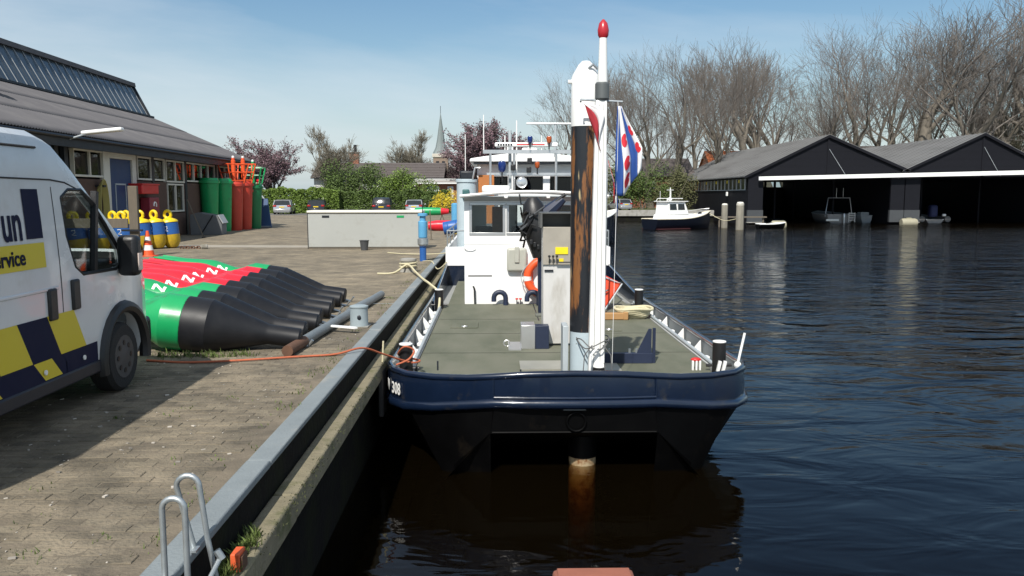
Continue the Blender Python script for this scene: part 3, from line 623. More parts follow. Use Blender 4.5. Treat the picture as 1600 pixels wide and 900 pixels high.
MB().span((-.08, -.1, 2.25), (.25, .1, 2.33)).build('bracket', DARKTRIM, t, world=False)

# ---------------------------------------------------------------- buoys and yard things
def standing_buoy(x, y, m, h=2.85, r=.42, label='', top=None):
    t = thing('standing_buoy', label, 'buoy', (x, y, G), rnd.uniform(0, 6), 'tall buoys standing by the workshop')
    MB().lathe([(r*.70, 0), (r*.74, .1), (r*.97, h*.86), (r*1.0, h*.90), (r*1.12, h*.905), (r*1.12, h*.95), (r*1.0, h*.955), (r*.9, h)], 20).build('body', m, t, world=False)
    MB().box((r*.93, 0, h*.8), (.10, .14, .16)).build('lifting_lug', m, t, world=False, bevel=.02)
    if top:
        fr_ = MB()
        for s in range(4):
            a = R(45+90*s); fr_.tube([(.55*math.cos(a), .55*math.sin(a), h-.1), (.85*math.cos(a), .85*math.sin(a), h+.95)], .04, 6)
        for z, rr in ((h+.05, .6), (h+.5, .73), (h+.95, .86)): fr_.tube([(rr*math.cos(R(45+90*s)), rr*math.sin(R(45+90*s)), z) for s in range(5)], .03, 6)
        fr_.build('cage', top, t, world=False)
        MB().lathe([(.12, h-.02), (.12, h+1.15), (.09, h+1.17), (.09, h+1.3)], 12).build('topmark_post', top, t, world=False)
        MB().lathe([(.07, h+1.3), (.075, h+1.38), (.03, h+1.42)], 10).build('lantern', WHITE, t, world=False)
    return t
for (px, py, m, h, top, lab) in ((-15.05, 44.6, GREENB, 2.85, None, 'green tall buoy standing leftmost beside the grey chest'),
        (-14.75, 45.9, GREENB, 2.85, None, 'green tall buoy standing between its green twin and the red ones'),
        (-14.45, 46.9, mat('beacon_red', (.48, .045, .025), .4, var=.1), 2.7, ORANGE, 'red tall buoy with orange cage top nearest the green pair'),
        (-14.30, 48.2, mat('beacon_red', (.48, .045, .025)), 2.75, ORANGE, 'red tall buoy with cage top in front of the dark green one'),
        (-14.15, 49.6, mat('buoy_dark_green', (.01, .17, .06), .35), 2.6, GREENB, 'dark green tall buoy standing at the far end of the row')):
    standing_buoy(px, py, m, h, .50, lab, top)
t = thing('red_spar', 'thin red spar leaning at the corner of the workshop', 'spar', (-14.3, 50.7, G))
MB().tube([(0, 0, 0), (.05, .3, 2.9)], [.16, .10], 10).build('shaft', REDB, t, world=False); MB().tube([(.05, .3, 2.9), (.05, .3, 3.3)], .05, 8).build('tip', DARKTRIM, t, world=False)
t = thing('blue_board', 'dark blue board leaning against the end of the buoy row', 'board', (-14.25, 51.2, G))
MB().add([(-.2,-.3,0),(.75,-.3,0),(.45,.1,1.75),(-.25,.1,1.75),(-.2,-.22,0),(.75,-.22,0),(.45,.18,1.75),(-.25,.18,1.75)], [(0,1,2,3),(7,6,5,4),(0,4,5,1),(1,5,6,2),(2,6,7,3),(3,7,4,0)]).build('board', mat('board_blue', (.025, .07, .17), .5), t, world=False, bevel=.01)
MB().span((-.2, -.33, .05), (.7, -.3, .1)).build('edge_strip', GREYP, t, world=False)
t = thing('trailer_frame', 'grey framed equipment with slanted panel beyond the workshop corner', 'equipment', (-16.15, 56.5, G))
for a, b in (((-.5,0,0),(-.4,0,2.4)), ((.5,0,0),(.2,0,2.4)), ((-.4,0,2.4),(.2,0,2.4)), ((-.5,0,1.6),(.8,0,1.6)), ((.2,0,2.4),(.8,0,1.6))): MB().tube([a, b], .05, 6).build('frame_bar', GREYP, t, world=False)
MB().add([(-.3,.03,2.25),(.2,.03,2.25),(.7,.03,1.65),(-.4,.03,1.65),(-.3,.08,2.25),(.2,.08,2.25),(.7,.08,1.65),(-.4,.08,1.65)], [(0,3,2,1),(4,5,6,7),(0,1,5,4),(1,2,6,5),(2,3,7,6),(3,0,4,7)]).build('panel', mat('panel_grey', (.12, .14, .16), .4), t, world=False)

t = thing('storage_chest', 'grey storage chest with sloping lid in front of the workshop wall', 'chest', (-14.2, 41.8, G), .1)
MB().prism([(-.75, 0), (.75, 0), (.75, .55), (.55, .95), (-.35, 1.1), (-.75, 1.0)], -.55, .55, 'y').build('body', mat('chest_grey', (.13, .135, .14), .6), t, world=False, bevel=.02)
MB().add([(.58,-.58,.97),(.80,-.58,.56),(.80,.58,.56),(.58,.58,.97),(.60,-.58,1.0),(.83,-.58,.58),(.83,.58,.58),(.60,.58,1.0)], [(0,1,2,3),(7,6,5,4),(0,4,5,1),(1,5,6,2),(2,6,7,3),(3,7,4,0)]).build('lid', mat('lid_grey', (.42, .43, .43), .5), t, world=False)
MB().tube([(-.2, -.57, .1), (.35, -.57, .98)], .03, 6).build('strut', DARKTRIM, t, world=False)
t = thing('leaning_plank', 'thin dark plank leaning on the wall beside the storage chest', 'plank', (-13.9, 38.6, G))
MB().tube([(.55, 0, 0), (-.25, .3, 1.75)], .035, 4).build('plank', WOOD, t, world=False); MB().box((.55, 0, .02), (.14, .14, .04)).build('foot', DARKTRIM, t, world=False)

def yellow_buoy(x, y, label, rot, lean):
    t = thing('yellow_buoy', label, 'buoy', (x, y, G), rot, 'small yellow and blue buoys by the rack')
    Mx = Matrix.Rotation(R(lean), 4, 'Y')
    MB().lathe([(.10, .0), (.2, .04), (.30, .22), (.315, .50)], 20, Mx).build('float', YELD, t, world=False)
    MB().lathe([(.30, .50), (.31, .51), (.315, .93), (.30, .94)], 20, Mx).build('blue_band', BLUE, t, world=False)
    MB().lathe([(.30, .94), (.33, .96), (.30, 1.03), (.10, 1.13), (.05, 1.15)], 20, Mx).build('cap', YEL, t, world=False)
    rg = MB(); rg.tube([Mx @ Vector((.125*math.cos(a), 0, 1.25+.135*math.sin(a))) for a in [R(i*24) for i in range(16)]], .055, 8); rg.build('lifting_eye', YEL, t, world=False)
    p = Mx @ Vector((0, -.318, .62)); lt = MB()
    lt.tube([Mx @ Vector((-.06, -.306, .80)), Mx @ Vector((.05, -.310, .80)), Mx @ Vector((.05, -.312, .72)), Mx @ Vector((-.05, -.312, .66)), Mx @ Vector((.07, -.310, .63))], .014, 5); lt.build('white_mark', WHITE, t, world=False)
    MB().cyl((0, 0, -.0), (.12, -.05, .06), .06, 8).build('mooring_eye', RUST, t, world=False)
    return t
yb = [(-11.95, 31.2), (-12.3, 30.75), (-12.62, 30.35), (-12.95, 29.95), (-12.5, 28.6), (-12.95, 28.9), (-13.2, 28.2), (-13.62, 28.8), (-13.8, 28.0), (-14.2, 28.6), (-14.35, 27.8), (-14.75, 28.4)]
words = ['rightmost', 'second from the right', 'third from the right', 'fourth from the right', 'fifth from the right', 'sixth from the right', 'seventh from the right', 'eighth from the right', 'ninth from the right', 'tenth from the right', 'eleventh from the right', 'leftmost, seen through the van']
for i, (x, y) in enumerate(yb): yellow_buoy(x, y, 'yellow buoy with blue band, '+words[i]+' of its row', rnd.uniform(-.3, .3), -7)
t = thing('timber_rack', 'weathered timber rack with upright post in front of the yellow buoys', 'rack', (-11.36, 26.6, G))
MB().box((0, 0, 1.12), (.28, .14, 2.24)).build('post', WOOD, t, world=False, bevel=.015)
MB().span((-4.2, -.12, .92), (-.16, -.04, 1.22)).build('plank', WOOD, t, world=False, bevel=.01)
MB().span((-.35, -.16, .82), (.3, -.10, .88)).build('hook_bar', DARKTRIM, t, world=False)
MB().box((-4.0, 0, .6), (.16, .12, 1.2)).build('post', WOOD, t, world=False, bevel=.015)
t = thing('traffic_cone', 'orange and white traffic cone beside the timber post', 'cone', (-11.1, 26.9, G))
cone = lambda z: .20-.155*z/.80
for i, (a, b, m) in enumerate(((.03, .2, ORANGE), (.2, .36, WHITE), (.36, .50, ORANGE), (.50, .63, WHITE), (.63, .82, ORANGE))): MB().lathe([(cone(a), a), (cone(b), b)], 20).build('white_band' if m is WHITE else 'cone_section', m, t, world=False)
MB().span((-.24, -.24, 0), (.24, .24, .035)).build('base', ORANGE, t, world=False, bevel=.02)
t = thing('mooring_shackles', 'rusty chain pieces on the ground beside the yellow buoys', 'chain', (-11.4, 30.6, G))
for i in range(7): MB().tube([(i*.10+.07*math.cos(a), .05*(i % 2)+(.05*math.sin(a) if i % 2 else 0), .05+(0 if i % 2 else .05*math.sin(a))) for a in [R(k*45) for k in range(9)]], .022, 6).build('link', RUST, t, world=False)
MB().cyl((.72, 0, .07), (.92, .05, .09), .09, 10).build('sinker', CONC, t, world=False)

# the row of lying spar buoys: head at the left, black tapering tail at the right
def lying_buoy(i, y, m, label, dx=0.0, ang=0.0):
    t = thing('spar_buoy', label, 'buoy', (-3.72+dx, y, G), ang, 'spar buoys lying in a row on the quay')
    Rr = .345; tail_r = .125
    tilt = math.atan((Rr-tail_r)/1.25)
    # axis runs along +x (tail) and drops so that both the body and the tail touch the paving
    Mx = Matrix.Translation((0, 0, Rr)) @ Matrix.Rotation(tilt*.86, 4, 'Y') @ Matrix.Rotation(R(90), 4, 'Y')
    MB().lathe([(Rr-.004, -.02), (Rr, 0), (Rr, .30), (Rr-.008, .31), (tail_r+.012, .98), (tail_r, 1.02), (tail_r, 1.40), (tail_r-.02, 1.42)], 36, Mx).build('tail', mat('buoy_black', (.008, .0085, .011), .5, var=.25, scale=3, col2=(.02, .02, .022), thr=(.5, .75), spec=.35), t, world=False, smooth=25)
    head = MB().lathe([(.19, -2.02), (.215, -2.0), (.25, -1.5), (.285, -1.08), (.285, -.98), (.215, -.62), (.225, -.52), (Rr-.005, -.28), (Rr+.004, -.26), (Rr+.004, -.012), (Rr-.004, 0.0)], 30, Mx).build('head', m, t, world=False, smooth=22)
    for k in range(4):          # long stiffening fins on the head
        a = R(45+90*k); MB().add([Mx @ Vector(((.20+d)*math.cos(a+b), (.20+d)*math.sin(a+b), z)) for z in (-2.0, -1.15) for d, b in ((0, -.05), (.10, -.05), (.10, .05), (0, .05))], [(0,1,2,3),(7,6,5,4),(0,4,5,1),(1,5,6,2),(2,6,7,3),(3,7,4,0)]).build('fin', m, head, world=False, smooth=0)
    # white painted Z
    th0 = R(180+[48, 40, 36, 44, 38, 46, 40, 44][i]); pts = []
    for (u, vv) in ((-.055, .075), (.055, .075), (-.055, -.075), (.055, -.075)):
        z = -.80+vv*.9; rr = (.285-(z+.98)*.07/.36 if z > -.98 else .285)+.004; a = th0+u/.26; pts.append((rr, a, z))
    zb_ = MB()
    def stripe(p, q, wd=.019):
        n = 6
        for s_ in range(n):
            f0, f1 = s_/n, (s_+1)/n; P = []
            for f in (f0, f1):
                a = p[1]+(q[1]-p[1])*f; z = p[2]+(q[2]-p[2])*f
                da, dz = (q[1]-p[1])*.26, q[2]-p[2]; ln = math.hypot(da, dz); na, nz_ = -dz/ln*wd/.26, da/ln*wd
                for sg in (-1, 1):
                    zz_ = z+sg*nz_; rr = (.285-(zz_+.98)*.07/.36 if zz_ > -.98 else .285)+.005; P.append(Mx @ Vector((rr*math.cos(a+sg*na), rr*math.sin(a+sg*na), zz_)))
            zb_.add(P, [(0, 2, 3, 1)])
    stripe(pts[0], pts[1]); stripe(pts[1], pts[2]); stripe(pts[2], pts[3])
    zb_.build('white_letter', WHITE, head, world=False, smooth=0, fix=False)
    lug = MB(); tp = Mx @ Vector((tail_r+.01, 0, 1.3)); tp2 = Mx @ Vector((tail_r+.06, 0, 1.40))
    lug.tube([Mx @ Vector((tail_r*.6, .10, 1.15)), Mx @ Vector((tail_r*.9, .13, 1.5)), Mx @ Vector((tail_r*.2, .12, 1.55))], .022, 6); lug.build('mooring_shackle', GALV, t, world=False)
    return t
cols = [GREENB, GREENB, GREENB, REDB, REDB, REDB, REDB, GREENB]
names = ['green spar buoy lying nearest the van, first of the row', 'green spar buoy lying second in the row', 'green spar buoy lying third, next to the first red one', 'red spar buoy lying first of the red four, behind the green three', 'red spar buoy lying second of the four red ones', 'red spar buoy lying third of the four red ones', 'red spar buoy lying last of the four red ones', 'green spar buoy lying at the far end of the row']
for i in range(8): lying_buoy(i, 10.47+.67*i, cols[i], names[i], dx=[-.15, -.22, -.2, -.28, -.28, -.36, -.36, -.4][i], ang=[.05, .0, .02, -.02, .01, .0, .02, 0][i])

t = thing('steel_pole', 'grey steel pole with rusty end lying beside the buoys', 'pole', (-2.5, 10.2, G))
MB().tube([(0, 0, .07), (.34, 5.65, .07)], .068, 14).build('shaft', mat('pole_grey', (.15, .17, .18), .5, var=.2, scale=4), t, world=False); MB().tube([(-.012, -.2, .07), (.03, .5, .07)], .070, 14).build('rusty_end', RUST, t, world=False)
MB().tube([(.11, 3.4, .068), (.28, 5.2, .068)], .05, 10).build('stub', mat('pole_grey', (.15, .17, .18)), t, world=False)
t = thing('quay_bollard', 'grey steel bollard on the quay beside the lying pole', 'bollard', (-2.02, 12.35, G))
MB().lathe([(.14, 0), (.135, .02), (.13, .28), (.14, .29), (.14, .31), (.09, .325)], 22).build('post', mat('bollard_grey', (.27, .32, .34), .5, var=.12, scale=6), t, world=False)
MB().box((0, 0, .008), (.30, .30, .016)).build('base_plate', CONC, t, world=False, bevel=.004); MB().ico((.02, -.130, .15), .03, (1, .4, 1.3), 2).build('oval_hole', DARKTRIM, t, world=False)
t = thing('white_paddle', 'flat white paddle lying beside the grey bollard', 'paddle', (-2.25, 11.75, G))
MB().tube([(-.42, .22, .10), (-.15, .12, .09)], .016, 6).build('handle', WHITE, t, world=False)
MB().add([(-.16,.09,.08),(-.14,.16,.08),(.28,.01,.07),(.31,-.05,.07),(.27,-.08,.07),(-.16,.09,.10),(-.14,.16,.10),(.28,.01,.09),(.31,-.05,.09),(.27,-.08,.09)], [(0,1,2,3,4),(9,8,7,6,5),(0,5,6,1),(1,6,7,2),(2,7,8,3),(3,8,9,4),(4,9,5,0)]).build('blade', WHITE, t, world=False)
t = thing('quay_bollard', 'small grey bollard with yellow rope at the coping by the vessel', 'bollard', (-2.2, 21.3, G))
MB().lathe([(.22, 0), (.2, .03), (.18, .26), (.21, .28), (.21, .33), (.12, .35)], 20).build('post', CONC, t, world=False)
MB().tube([(.22*math.cos(R(i*30)), .22*math.sin(R(i*30)), .10+.006*i) for i in range(26)], .022, 6).build('rope_turns', ROPEY, t, world=False)

t = thing('pontoon_tank', 'long pale grey tank with white top edge on the quay', 'tank', (-4.65, 30.9, G))
MB().span((-2.10, -.55, .06), (2.02, .55, 1.30)).build('body', mat('tank_grey', (.36, .37, .35), .5, var=.06, scale=1, col2=(.28, .28, .25), thr=(.55, .8)), t, world=False, bevel=.03)
MB().span((-2.13, -.60, 1.30), (2.05, .60, 1.40)).build('top_rim', CREAM, t, world=False, bevel=.04, seg=3)
MB().span((2.022, -.5, .1), (2.03, .5, 1.28)).build('end_plate', mat('tank_dark', (.10, .10, .10), .6), t, world=False)
for xx in (-1.45, 1.25): MB().span((xx-.13, -.562, 1.14), (xx+.13, -.553, 1.22)).build('name_plate', DARKTRIM if xx < 0 else GREENB, t, world=False, bevel=.003)
MB().span((-2.12, -.555, .0), (2.03, .5, .058)).build('skid', WOOD, t, world=False)
MB().span((-2.112, -.57, .0), (-2.10, -.52, 1.30)).build('corner_strip', DARKTRIM, t, world=False)
t = thing('bucket', 'dark grey bucket standing in front of the pale tank', 'bucket', (-4.62, 29.7, G))
MB().lathe([(.12, 0), (.16, .33), (.175, .335), (.175, .36), (.15, .36), (.115, .03)], 20).build('pail', mat('bucket_grey', (.06, .063, .068), .5), t, world=False)
MB().tube([(.16*math.cos(a), .02, .34-.06*math.sin(a)) for a in [R(i*20) for i in range(10)]], .006, 5).build('bail', GALV, t, world=False)
t = thing('supply_pillar', 'light blue shore supply pillar at the coping by the pale tank', 'pillar', (-2.12, 24.8, G))
MB().lathe([(.10, 0), (.10, .42), (.125, .43)], 16).build('foot', BLUE, t, world=False)
MB().lathe([(.10, .43), (.16, .50), (.16, .66), (.10, .70)], 16).build('valve_ring', GALV, t, world=False)
MB().lathe([(.13, .70), (.135, .72), (.135, 1.17), (.12, 1.19)], 16).build('body', LBLUE, t, world=False)
MB().lathe([(.09, 1.19), (.09, 1.33), (.15, 1.34), (.15, 1.40), (.10, 1.42)], 16).build('cap', LBLUE, t, world=False)
MB().cyl((0, 0, 1.42), (0, 0, 1.85), .012, 6).build('rod', DARKTRIM, t, world=False)
# mooring buoys and drum farther along the quay
for k, (x, y, z, m1, m2, lab, r) in enumerate(((-4.2, 52.0, .95, GREENB, REDB, 'green and red striped spar buoy lying on trestles beyond the pale tank', .25), (-2.9, 46.0, .28, REDB, BLACKP, 'red buoy with black end lying behind the pale tank', .3))):
    t = thing('striped_buoy', lab, 'buoy', (x, y, G))
    Mx = Matrix.Translation((0, 0, z)) @ Matrix.Rotation(R(90), 4, 'Y')
    for i, (a, b, ra, rb) in enumerate(((-1.2, -.4, .22, r), (-.4, .6, r, r), (.6, 1.5, r, r*.9), (1.5, 2.3, r*.9, r*.6))): MB().lathe([(ra, a*.6), (rb, b*.6)], 18, Mx).build('band', (m1, m2)[i % 2] if i != 1 else m1, t, world=False)
    if k == 0:
        for xx in (-.8, 1.6): MB().tube([(xx*.6-.25, 0, 0), (xx*.6, 0, .75), (xx*.6+.25, 0, 0)], .05, 6).build('trestle', WOOD, t, world=False)
t = thing('steel_drum', 'blue drum standing on the quay by the grey funnel', 'drum', (-1.98, 39.5, G+.45))
MB().lathe([(.30, -.42), (.31, -.4), (.31, .4), (.30, .42)], 20, Matrix.Rotation(R(80), 4, 'Y')).build('shell', BLUE, t, world=False)
for z in (-.2, .2): MB().lathe([(.31, z-.02), (.325, z), (.31, z+.02)], 20, Matrix.Rotation(R(80), 4, 'Y')).build('hoop', BLUE, t, world=False)
MB().box((0, 0, -.38), (.6, .5, .12)).build('cradle', WOOD, t, world=False)
t = thing('supply_pillar', 'light blue supply pillar with yellow base farther along the quay', 'pillar', (-2.0, 43, G))
MB().lathe([(.2, 0), (.2, .6)], 14).build('base', YEL, t, world=False); MB().lathe([(.2, .6), (.2, 1.5), (.1, 1.55)], 14).build('body', LBLUE, t, world=False)
t = thing('marker_stick', 'thin pale stick standing on the quay beyond the tank', 'stick', (-2.75, 36.5, G)); MB().tube([(0, 0, 0), (-.05, .0, 1.3)], .025, 6).build('rod', WOOD, t, world=False); MB().box((0, 0, .02), (.12, .12, .04)).build('foot', WOOD, t, world=False)

def rope(name, pts, r, m, label, n=6, sub=10):
    P = [Vector(p) for p in pts]; out = []
    for i in range(len(P)-1):
        p0, p1, p2, p3 = P[max(i-1, 0)], P[i], P[i+1], P[min(i+2, len(P)-1)]
        for k in range(sub):
            f = k/sub; out.append(.5*((2*p1)+(p2-p0)*f+(2*p0-5*p1+4*p2-p3)*f*f+(3*p1-p0-3*p2+p3)*f**3))
    out.append(P[-1]); return tag(MB().tube(out, r, n).build(name, m), label, 'rope')
rope('mooring_rope', [(-4.1, 9.75, G+.015), (-3.6, 9.62, G+.015), (-3.0, 9.70, G+.02), (-2.4, 9.9, G+.02), (-1.95, 10.05, G+.02), (-1.66, 10.3, G+.05), (-1.45, 10.6, 1.40), (-1.22, 10.95, 1.24), (-1.07, 11.0, 1.2), (-1.02, 11.15, 1.2), (-1.22, 11.28, 1.22), (-1.30, 11.1, 1.3), (-1.2, 10.98, 1.42), (-1.08, 11.03, 1.36), (-1.14, 10.93, 1.26), (-1.3, 10.85, 1.2)], .0135, ROPEO, 'orange rope running from the vessel bow bollard across the quay paving')
rope('mooring_line', [(-3.6, 28.2, G+.02), (-3.0, 27.6, G+.02), (-2.2, 27.0, G+.05), (-1.6, 26.4, G+.12), (-1.15, 25.8, 1.7)], .018, ROPEY, 'pale yellow line across the quay to the white aft bulwark')
rope('mooring_line', [(-2.9, 20.6, G+.02), (-2.5, 20.7, G+.03), (-2.2, 21.05, G+.2), (-1.9, 20.0, G+.12), (-1.62, 18.8, G+.07), (-1.40, 18.1, 1.5), (-1.18, 17.7, 1.34), (-1.18, 17.5, 1.0)], .026, ROPEY, 'thick pale rope from the small bollard to the vessel mid bollard')
rope('mooring_line', [(-2.1, 24.5, G+.02), (-1.8, 24.0, G+.05), (-1.55, 23.0, 1.4), (-1.3, 24.2, 1.6), (-1.2, 25.5, 1.85)], .014, ROPEY, 'slack pale line drooping over the quay edge near the blue pillar')

# ladder hand rails at the quay edge in the foreground, orange ladder top
t = thing('ladder_rails', 'pair of galvanised hooped hand rails of the quay ladder', 'ladder rails', (-1.7, 4.2, G))
def hoop(y, xl, xr, ztop, zl, zr, dxl=0, dxr=0, name='hoop_rail'):
    r_ = (xr-xl)/2; c = (xl+xr)/2
    pts = [(xl+dxl, y, zl), (xl+dxl*.3, y, zl+(ztop-r_-zl)*.7), (xl, y, ztop-r_)]+[(c-r_*math.cos(a), y, ztop-r_+r_*math.sin(a)) for a in [R(i*20) for i in range(1, 9)]]+[(xr, y, ztop-r_), (xr+dxr*.3, y, zr+(ztop-r_-zr)*.6), (xr+dxr, y, zr)]
    MB().tube(pts, .0155, 12).build(name, GALV, t)
hoop(4.05, -1.665, -1.552, 1.925, G-.02, .95)
hoop(4.45, -1.745, -1.62, 1.905, G-.02, 1.10, dxl=.09, dxr=.11)
MB().tube([(-1.515, 4.42, 1.44), (-1.555, 4.20, 1.32), (-1.565, 4.02, 1.22)], .014, 10).build('cross_rail', GALV, t)
MB().tube([(-1.53, 4.42, 1.49), (-1.50, 4.42, 1.44)], .021, 10).build('clamp', GALV, t)
for y in (4.02, 4.42): MB().box((-1.685 if y < 4.2 else -1.665, y, G+.016), (.07, .07, .012)).build('foot_plate', GALV, t)
t = thing('orange_ladder', 'orange painted steel ladder head on the waler', 'ladder', (-1.53, 4.78, 1.22))
MB().box((0, 0, .045), (.055, .12, .13)).build('orange_stile', mat('orange_worn', (.62, .1, .03), .6, var=.2, scale=20, col2=(.35, .12, .06), thr=(.5, .65), pscale=15), t, world=False, bevel=.006)
MB().box((.035, 0, .04), (.012, .1, .10)).build('orange_edge', RUST, t, world=False)
for z in (-.3, -.6, -.9): MB().tube([(-.02, -.2, z), (-.02, .2, z)], .016, 8).build('rung', GALV, t, world=False)
for yy in (-.2, .2): MB().box((-.02, yy, -.6), (.04, .02, 1.2)).build('stile', GALV, t, world=False)
t = thing('fender_pile', 'flat red-brown pile top at the bottom edge below the bow', 'pile', (.46, 3.6, 0))
MB().box((0, 0, .28), (.38, .30, 2.80)).build('pile', mat('red_brown', (.26, .09, .055), .8, var=.2, scale=8), t, world=False, bevel=.02)
MB().box((0, 0, 1.685), (.34, .26, .012)).build('top_cap', mat('red_brown', (.26, .09, .055)), t, world=False, bevel=.004)

# ---------------------------------------------------------------- the work vessel
CXV = .97
def vessel():
    t = thing('work_vessel', 'navy blue flat-bowed work vessel with white deckhouse moored at the quay', 'work vessel', (CXV, 10, 0))
    q = lambda n, mb, m, p=t, **k: mb.build(n, m, p, **k)
    H = 2.40; YE = 40.0
    # plan outline of the bow from the left side round to the right side: (x offset, y, top z)
    left = [(-H, YE, 1.05), (-H, 18.0, 1.13), (-H, 11.3, 1.18), (-2.385, 10.95, 1.20), (-2.29, 10.62, 1.20), (-2.08, 10.32, 1.205), (-1.72, 10.08, 1.215), (-1.30, 9.93, 1.235), (-.98, 9.83, 1.27), (-.6, 9.79, 1.30), (0, 9.77, 1.315)]
    right = [(-x, y, z) for x, y, z in left[:-1]][::-1]
    out = [(CXV+x, y, z) for x, y, z in left+right]
    k = len(out)
    def ring(off, zf, inx=0.0):
        pts = []
        for i, (x, y, z) in enumerate(out):
            a, b = out[max(i-1, 0)], out[min(i+1, k-1)]; d = Vector((b[0]-a[0], b[1]-a[1], 0)).normalized(); nrm = Vector((d.y, -d.x, 0))   # outward is to the right of travel? fixed below
            if nrm.dot(Vector((x-CXV, y-20, 0))) < 0: nrm = -nrm
            pts.append((x+nrm.x*off, y+nrm.y*off, zf(i, x, y, z)))
        return pts
    def skin(rows, name, m, parent=t, **kw):
        mb = MB()
        for r_ in rows: mb.v += r_
        for i in range(len(rows)-1):
            for j in range(k-1): mb.f.append((i*k+j, i*k+j+1, (i+1)*k+j+1, (i+1)*k+j))
        return mb.build(name, m, parent, **kw)
    strake = lambda i, x, y, z: .93-.16*min(1, max(0, (abs(x-CXV)-.98)/1.2))*(1 if y < 12 else 1)
    top = lambda i, x, y, z: z
    # bulwark: outside, rounded rail, inside
    skin([ring(0, strake), ring(.012, lambda i, x, y, z: (strake(i, x, y, z)+z)/2), ring(0, lambda i, x, y, z: z-.04)], 'bulwark', NAVY, smooth=50)
    skin([ring(-.05, lambda i, x, y, z: z-.03), ring(-.06, lambda i, x, y, z: .84)], 'bulwark_inside', mat('bulwark_grey', (.16, .185, .2), .45, var=.15, col2=(.25, .25, .24), thr=(.55, .7)), smooth=50)
    q('rail_cap', MB().tube(ring(-.022, lambda i, x, y, z: z-.015), .042, 10), NAVY, smooth=60)
    q('rubbing_strake', MB().tube(ring(.0, strake), .062, 10), NAVY, smooth=60)
    q('rubbing_strake', MB().tube([p for p in ring(.01, lambda i, x, y, z: strake(i, x, y, z)+.075) if abs(p[0]-CXV) < 1.0], .018, 8), NAVY, smooth=60)
    # lower hull: flared sides to the chine, raked swim bow between two side skegs
    hm = MB(); Y0 = 9.85
    def P(x, y, z): hm.v.append((CXV+x, y, z)); return len(hm.v)-1
    for s in (1, -1):
        tops = [(p[0]-CXV, p[1], p[2]) for p in ring(-.01, strake)]
        side = [p for p in tops if p[0]*s > .97]; side.sort(key=lambda p: (abs(p[0]), p[1]))
        # from the plate corner round the bow quarter to the stern
        base = []
        for (x, y, z) in side:
            f = min(1, (abs(x)-.98)/1.42); yb = y+.02 if abs(x) < 2.35 else y
            xb = (1.02+.58*min(1, f*1.5)) if y < 12 else 1.62+.25*min(1, (y-12)/4)
            zb_ = .56-.62*min(1, f*1.35)
            base.append((s*xb, max(9.86, 9.86+(yb-9.86)*.55) if y < 12 else y-.4, zb_ if y < 12 else -.9))
        ia = [P(*p) for p in side]; ib = [P(*p) for p in base]; ic = [P(b[0], b[1]+(.5 if b[1] < 12 else 0), -.95) for b in base]
        for i in range(len(side)-1):
            hm.f.append((ia[i], ia[i+1], ib[i+1], ib[i])); hm.f.append((ib[i], ib[i+1], ic[i+1], ic[i]))
        # inner face of the skeg
        a = [P(s*1.02, 9.86, .56), P(s*1.6, 9.93, -.06), P(s*1.6, 13.5, -.95), P(s*1.0, 13.5, -.9), P(s*.95, 11.2, 0)]
        hm.f.append(tuple(a))
    a = [P(-.97, 9.83, .93), P(.97, 9.83, .93), P(1.02, 9.85, .55), P(-1.02, 9.85, .55), P(-.98, 11.25, -.04), P(.98, 11.25, -.04), P(-1.0, 13.4, -.9), P(1.0, 13.4, -.9)]
    hm.f += [(a[0], a[1], a[2], a[3]), (a[3], a[2], a[5], a[4]), (a[4], a[5], a[7], a[6])]
    b = [P(-1.9, YE, 1.0), P(1.9, YE, 1.0), P(1.9, YE, -.9), P(-1.9, YE, -.9)]; hm.f.append(tuple(b))
    q('lower_hull', hm, BLACK, smooth=20)
    MB().tube([(CXV-1.0, 9.845, .565), (CXV+1.0, 9.845, .565)], .014, 6).build('plate_edge', BLACK, t)
    q('towing_eye', MB().tube([(CXV+.02+.115*math.cos(a_), 9.82, .70+.115*math.sin(a_)) for a_ in [R(i*24) for i in range(16)]], .016, 8), BLACK)
    # deck: grey-green mat, pale waterway strips, edge lip
    dk = MB(); dp = ring(-.07, lambda i, x, y, z: .85); dk.v = dp; dk.f = [tuple(range(k))]; deck = q('deck', dk, mat('deck_paint', (.28, .29, .285), .7, var=.15), smooth=0)
    mt = [(x, y) for x, y in [(CXV-2.08, 18.42), (CXV-2.08, 11.6), (CXV-1.98, 11.0), (CXV-1.66, 10.5), (CXV-1.0, 10.1), (CXV, 10.02), (CXV+1.0, 10.1), (CXV+1.66, 10.5), (CXV+1.98, 11.0), (CXV+2.08, 11.6), (CXV+2.08, 18.42)]]
    q('deck_mat', MB().prism(mt, .86, 1.02, 'z'), DECK, bevel=.015)
    q('deck_mat', MB().span((CXV-2.0, 18.5, .86), (CXV-1.65, 23.6, 1.0)), DECK)
    q('deck_mat', MB().span((CXV+1.65, 18.5, .86), (CXV+2.0, 23.6, 1.0)), DECK)
    q('hatch_seam', MB().span((CXV-.12, 15.9, 1.02), (CXV-.1, 18.4, 1.024)), DARKTRIM)
    q('hatch_lip', MB().span((CXV-.15, 16.4, 1.02), (CXV+.75, 16.62, 1.07)), mat('lip_grey', (.13, .135, .115), .7), bevel=.01)
    for yy in (12.6, 14.4, 16.1): q('deck_seam', MB().span((CXV-2.06, yy, 1.0195), (CXV+2.06, yy+.014, 1.0235)), mat('seam_dark', (.04, .042, .034), .9))
